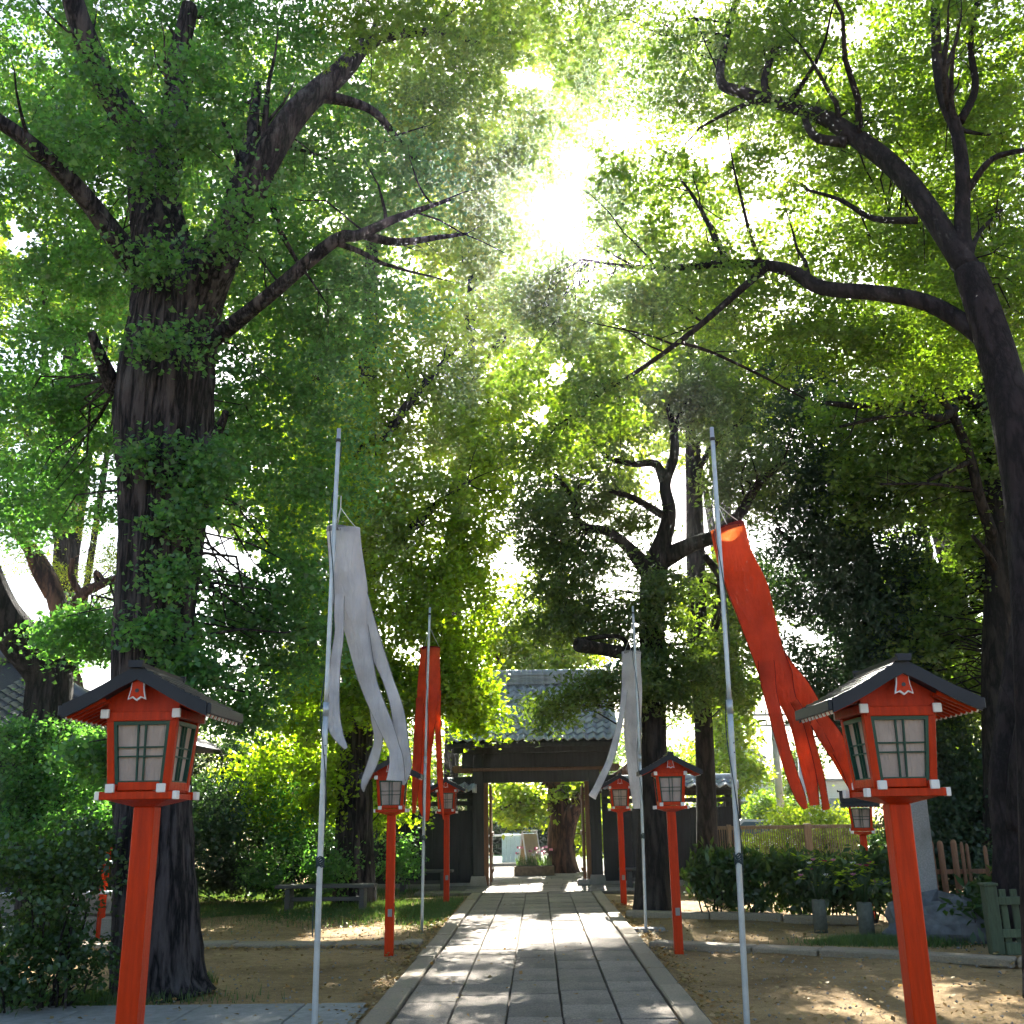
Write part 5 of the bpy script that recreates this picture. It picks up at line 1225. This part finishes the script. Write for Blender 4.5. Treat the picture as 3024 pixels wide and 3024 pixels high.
def upole(px, Y, top, label, arms):
    p = at(px, 2440, Y); t = thing('utility_pole', label, 'pole', (p.x, Y, 0), group='utility poles beyond the fence')
    MB().tube([(0, 0, -.05), (0, 0, top)], [.17, .11], 12).build('shaft', M['concpole'], t)
    for z in arms:
        MB().box((0, 0, 0), (1.6, .09, .09), bevel=.01).build('cross_arm', M['concpole'], t, (0, -.12, z))
        for x in (-.7, -.3, .3, .7): MB().tube([(0, 0, 0), (0, 0, .18)], [.04, .03], 8).build('insulator', M['white_metal'], t, (x, -.12, z + .045))
    return t
upole(2310, 40, 5.4, 'slim concrete utility pole standing left of the red streamer tails', (5.1, 4.7))
upole(2384, 34, 3.2, 'thin dark pole directly under the red streamer tails', ())
for k, z in enumerate((5.3, 4.9)):
    a = at(2310, 2440, 40); a.z = z; b = Vector((-14, 46, z + .3)); c = Vector((26, 38, z + .2))
    pts = [b.lerp(a, i/10) + Vector((0, 0, -.5*sin(pi*i/10))) for i in range(11)] + [a.lerp(c, i/8) + Vector((0, 0, -.35*sin(pi*i/8))) for i in range(1, 9)]
    o = MB().tube(pts, .012, 4).build('overhead_wire', M['cord']); tag(o, ('upper', 'lower')[k] + ' overhead wire strung from the concrete utility pole', 'wire')
# parked car behind the fence
pc = at(2275, 2530, 30); car = thing('parked_car', 'small white car parked behind the slatted fence', 'car', (pc.x, 30, 0), radians(12))
body = [(-1.7, .25), (1.7, .25), (1.75, .62), (1.62, .80), (.95, .88), (.45, 1.32), (-1.05, 1.38), (-1.62, .95), (-1.76, .6)]
MB().prism(body, 'y', -.72, .72).build('body', M['car'], car)
for s in (-1, 1):
    MB().prism([(.82, .90), (.40, 1.26), (-.20, 1.29), (-.20, .90)], 'y', s*.722, s*.73).build('side_window', M['glass'], car)
    MB().prism([(-.28, .90), (-.28, 1.29), (-1.0, 1.31), (-1.40, .96)], 'y', s*.722, s*.73).build('side_window', M['glass'], car)
    for x in (-1.1, 1.1):
        w_ = MB().tube([(0, -.09, 0), (0, .09, 0)], .29, 18).build('wheel', M['rubber'], car, (x, s*.66, .29))
        MB().tube([(0, -.1, 0), (0, .1, 0)], .17, 14).build('rim', M['white_metal'], w_)
    MB().box((0, 0, 0), (.05, .3, .12), bevel=.015).build('headlight', M['tip'], car, (1.72, s*.5, .68))

# garden seen through the gate
lawn = MB(); gp = []
lawn.add([(-8, 33.6, .02), (8, 33.6, .02), (9, 44, .05), (-9, 44, .05)], [(0, 1, 2, 3)])
lo = lawn.build('lawn', solid('lawn_green', (.06, .12, .03), .9, var=.3, scale=9, bump=.5)); tag(lo, kind='structure')
MB().box((0, 0, 0), (6, .18, .16), bevel=.02).build('lawn_kerb', M['stone'], None, (-3.4, 33.5, .07)); tag(bpy.data.objects['lawn_kerb'], kind='structure')
rail = thing('pipe_railing', 'white pipe railing beyond the gate at left', 'railing', (-1.4, 34.3, 0))
for x in (-1.8, -.1, .9): MB().tube([(x, 0, 0), (x, 0, 1.02)], .035, 10).build('post', M['white_metal'], rail)
for z in (.30, .62, .95): MB().tube([(-2.6, 0, z), (-.1, 0, z)], .028, 8).build('bar', M['white_metal'], rail)
MB().tube([(-.1, 0, .95), (.9, 0, .95)], .028, 8).build('bar', M['white_metal'], rail)
pn = thing('white_sheet_panel', 'pale corrugated panel behind the white railing', 'panel', at(1535, 2560, 37)); pn.location.z = 0
for k in range(8):
    MB().box((0, 0, 0), (.145, .03 + .02*(k % 2), .95), bevel=.012).build('panel_strip', M['wallp'], pn, (-.53 + k*.15, .01*(k % 2), .50))
# A-frame board
af = thing('a_frame_sign', 'wooden A-frame board standing beyond the gate', 'sign', at(1566, 2590, 29.2)); af.location.z = .03; af.rotation_euler = (0, 0, radians(38))
for s in (-1, 1):
    rot = Matrix.Rotation(s*radians(13), 3, 'X')
    f = MB()
    o = MB().box((0, 0, .56), (.46, .012, 1.02)).build('board', M['tan'], af, (0, s*.25, .0)); o.rotation_euler = (s*radians(13), 0, 0)
    for x in (-.245, .245):
        o = MB().box((0, 0, .56), (.035, .03, 1.14), bevel=.004).build('frame_leg', M['white_metal'], af, (x, s*.25, 0)); o.rotation_euler = (s*radians(13), 0, 0)
MB().box((0, 0, 0), (.53, .05, .035), bevel=.004).build('top_rail', M['white_metal'], af, (0, 0, 1.12))
# stone trough with flowers
tr = thing('flower_trough', 'brown stone trough with pink flowers beyond the gate', 'planter', at(1578, 2585, 28.4)); tr.location.z = .04
MB().box((0, 0, 0), (1.05, .36, .24), bevel=.02).build('trough', M['terracotta'], tr, (0, 0, .12))
MB().box((0, 0, 0), (.95, .26, .02)).build('soil', M['joint'], tr, (0, 0, .245))
gb = MB(); rr = random.Random(5)
for k in range(260):
    x, y = rr.uniform(-.46, .46), rr.uniform(-.12, .12); hh = rr.uniform(.14, .34); dx = rr.uniform(-.1, .1)
    gb.add([(x - .006, y, .25), (x + .006, y, .25), (x + dx*.5 + .004, y, .25 + hh*.6), (x + dx, y + dx*.3, .25 + hh)], [(0, 1, 2), (0, 2, 3)])
o = gb.build('grass_leaves', M['grass'], tr); tag(o, kind='stuff')
for k in range(22):
    x, y, z = rr.uniform(.0, .5) if k < 16 else rr.uniform(-.45, 0), rr.uniform(-.12, .12), rr.uniform(.5, .72)
    m2 = MB()
    for q in range(8):
        b = q/8*6.28; u = Vector((cos(b), sin(b)*.5, .5*sin(b*2)))*.06
        v = Vector((-sin(b), cos(b), .3))*.03; m2.add([(0, 0, 0), u*.6 + v, u, u*.6 - v], [(0, 1, 2, 3)])
    m2.build('flower', M['pink'] if k % 3 else M['whitepetal'], tr, (x, y, z))
# dark rocks in the garden
g1 = MB(); boulder(g1, (0, 0, .35), .62, 12, .8); o = g1.build('garden_rock', M['rock'], None, (-3.05, 37.5, 0)); tag(o, 'dark garden rock behind the white pipe railing', 'rock')

# old hall with hipped tile roof at the left edge
hall = thing('timber_hall', 'dark timber hall with grey tiled hip roof at the left edge', 'building', (-10.2, 16.6, 0))
MB().box((0, 0, 0), (6.2, 5, 2.9), bevel=.02).build('wall', M['board'], hall, (0, 2.6, 1.45))
for k in range(5): MB().box((0, 0, 0), (.16, .16, 2.9), bevel=.01).build('post', M['gwood'], hall, (-3 + k*1.5, .06, 1.45))
hx0, hx1, hy0, hz = -3.9, 3.75, -.7, 2.92
rise, run = 1.55, 3.2
mb = MB(); mb.add([(hx0, hy0, hz), (hx1, hy0, hz), (hx1, hy0 + 6.4, hz), (hx0, hy0 + 6.4, hz), (hx0 + run, hy0 + run, hz + rise), (hx1 - run, hy0 + run, hz + rise)],
       [(0, 1, 5, 4), (1, 2, 5), (2, 3, 4, 5), (3, 0, 4), (0, 3, 2, 1)]); mb.build('roof_deck', M['board'], hall)
slh = math.atan2(rise, run)
tile_slope(hall, 1.2, hx1, hy0 - .04, hz + .05, slh, 12, right=.19, me=TILE_DARK)
MB().tube([(hx1, hy0, hz + .12), (hx1 - run, hy0 + run, hz + rise + .14)], .10, 10).build('hip_ridge', M['tile_dark'], hall)
MB().tube([(hx0 + run, hy0 + run, hz + rise + .12), (hx1 - run, hy0 + run, hz + rise + .12)], .13, 10).build('main_ridge', M['tile_dark'], hall)
MB().box((0, 0, 0), (hx1 - hx0, .05, .12)).build('fascia', M['gwood'], hall, ((hx0 + hx1)/2, hy0 - .01, hz - .02))
for k, z in enumerate((1.02, .62)):
    o = MB().tube([(-8.6, 14.4 + .3*k, z), (-5.2, 14.6 + .3*k, z)], .022, 8).build('hand_rail', M['white_metal']); tag(o, ('upper', 'lower')[k] + ' white rail behind the bottom left shrub', 'rail')
sw = thing('stone_wall', 'low grey stone wall behind the bottom left shrub', 'wall', (-7.0, 15.1, 0))
for r in range(2):
    for k in range(5):
        MB().box((0, 0, 0), (.62, .3, .30), bevel=.03).build('block', M['stone'], sw, (-1.3 + k*.64 + .3*r, .02*r, .15 + r*.31))

# ================================================================== GROUND COVER
def on_ground(x, y): return 0.0
def grass_patch(name, spots, n, seed, hmax=.10):
    r = np.random.default_rng(seed); pts = []
    for (px, py, rx, ry, k) in spots:
        c = ground_at(px, py); a = r.normal(size=(int(n*k), 2))*.5
        P = np.stack([c.x + a[:, 0]*rx, c.y + a[:, 1]*ry, np.full(len(a), -.02)], axis=1); pts.append(P)
    P = np.concatenate(pts); P = P[(np.abs(P[:, 0] + .06) > 1.40) & ((np.abs(P[:, 1] - 13.9) > .3) | (P[:, 0] > 0))]
    m = len(P); h = r.uniform(.3, 1, m)*hmax; a = r.uniform(0, 6.28, m); w = .006
    V = np.empty((m, 3, 3)); dx, dy = np.cos(a), np.sin(a)
    V[:, 0] = P + np.stack([-dy*w, dx*w, 0*a], 1); V[:, 1] = P - np.stack([-dy*w, dx*w, 0*a], 1)
    V[:, 2] = P + np.stack([dx*h*.5, dy*h*.5, h + .02], 1)
    me = bpy.data.meshes.new(name); me.vertices.add(m*3); me.vertices.foreach_set('co', V.reshape(-1)); me.loops.add(m*3)
    me.loops.foreach_set('vertex_index', np.arange(m*3, dtype=np.int32)); me.polygons.add(m)
    me.polygons.foreach_set('loop_start', np.arange(0, m*3, 3, dtype=np.int32)); me.polygons.foreach_set('loop_total', np.full(m, 3, np.int32))
    me.materials.append(M['grass']); me.update(calc_edges=True)
    o = bpy.data.objects.new(name, me); COL.objects.link(o); return tag(o, kind='stuff')
grass_patch('grass', [(700, 2690, 2.6, 2.2, 1.0), (1150, 2690, 1.6, 1.6, .6), (1320, 2690, .6, 2.4, .5), (600, 2640, 4, 3, 1.0), (900, 2640, 2.5, 2.5, .8)], 16000, 3)
grass_patch('ground_plants', [(2600, 2790, .7, .35, .4), (2530, 2790, .5, .3, .25), (590, 2900, .12, .12, .05), (2700, 2780, .8, .5, .25), (60, 2960, 1.4, .35, .5)], 12000, 4, .12)
# fallen leaves, thicker along the kerbs and edgings
r = np.random.default_rng(9); n = 6500
P = np.stack([r.uniform(-7, 7, n), 7.5 + 12*r.random(n)**1.3, np.full(n, .03)], 1)
P = P[(np.abs(P[:, 0] + .06) > 1.34) | (r.random(len(P)) < .10)]
m_ = 1500
Q = np.stack([PX + r.choice((-1, 1), m_)*(1.36 + np.abs(r.normal(scale=.14, size=m_))), r.uniform(8, 20, m_), np.full(m_, .03)], 1)
Q2 = np.stack([r.uniform(-6.5, -1.5, 500), 13.7 - np.abs(r.normal(scale=.12, size=500)), np.full(500, .03)], 1)
P = np.concatenate([P, Q, Q2]); P[:, 2] = np.where(np.abs(P[:, 0] + .06) < 1.34, .058, .03)
o = bpy.data.objects.new('fallen_leaves', leaf_mesh('fallen_leaves', P, None, .05, M['litter'], 'kite', 5, 3.0)); COL.objects.link(o); tag(o, kind='stuff')
# loose grit and pebbles on the earth
n = 5000; P = np.stack([r.uniform(-6, 6.5, n), 8 + 8*r.random(n)**1.4, np.full(n, .006)], 1); P = P[np.abs(P[:, 0] + .06) > 1.36]; n = len(P)
sz = (.004 + .016*r.random(n)**4)[:, None]
O8 = np.array([(1, 0, 0), (0, 1, 0), (-1, 0, 0), (0, -1, 0), (0, 0, .7), (0, 0, -.7)]); V = P[:, None, :] + O8[None]*(sz[:, None]*r.uniform(.6, 1.3, (n, 6, 1)))
FT = np.array([(0, 1, 4), (1, 2, 4), (2, 3, 4), (3, 0, 4), (1, 0, 5), (2, 1, 5), (3, 2, 5), (0, 3, 5)])
me = bpy.data.meshes.new('pebbles'); me.from_pydata(V.reshape(-1, 3).tolist(), [], (FT[None] + 6*np.arange(n)[:, None, None]).reshape(-1, 3).tolist()); me.materials.append(M['stone'])
o = bpy.data.objects.new('pebbles', me); COL.objects.link(o); tag(o, kind='stuff')

# ================================================================== ADDED HAZE FOR THE SUN GLOW
hz_m = bpy.data.materials.new('sun_glow_haze'); hz_m.use_nodes = True  # volume added to make the glow and veil round the sun
hz_n = hz_m.node_tree.nodes; hz_n.remove(hz_n['Principled BSDF'])
hv = hz_n.new('ShaderNodeVolumePrincipled'); hv.inputs['Color'].default_value = (.92, .96, 1.0, 1)
hv.inputs['Density'].default_value = 0.0006; hv.inputs['Anisotropy'].default_value = 0.84
hz_m.node_tree.links.new(hv.outputs[0], hz_n['Material Output'].inputs['Volume'])
hz_mb = MB(); hz_mb.box((0, 170, 22), (820, 500, 46)); hz = hz_mb.build('glow_haze', hz_m); tag(hz, kind='stuff')
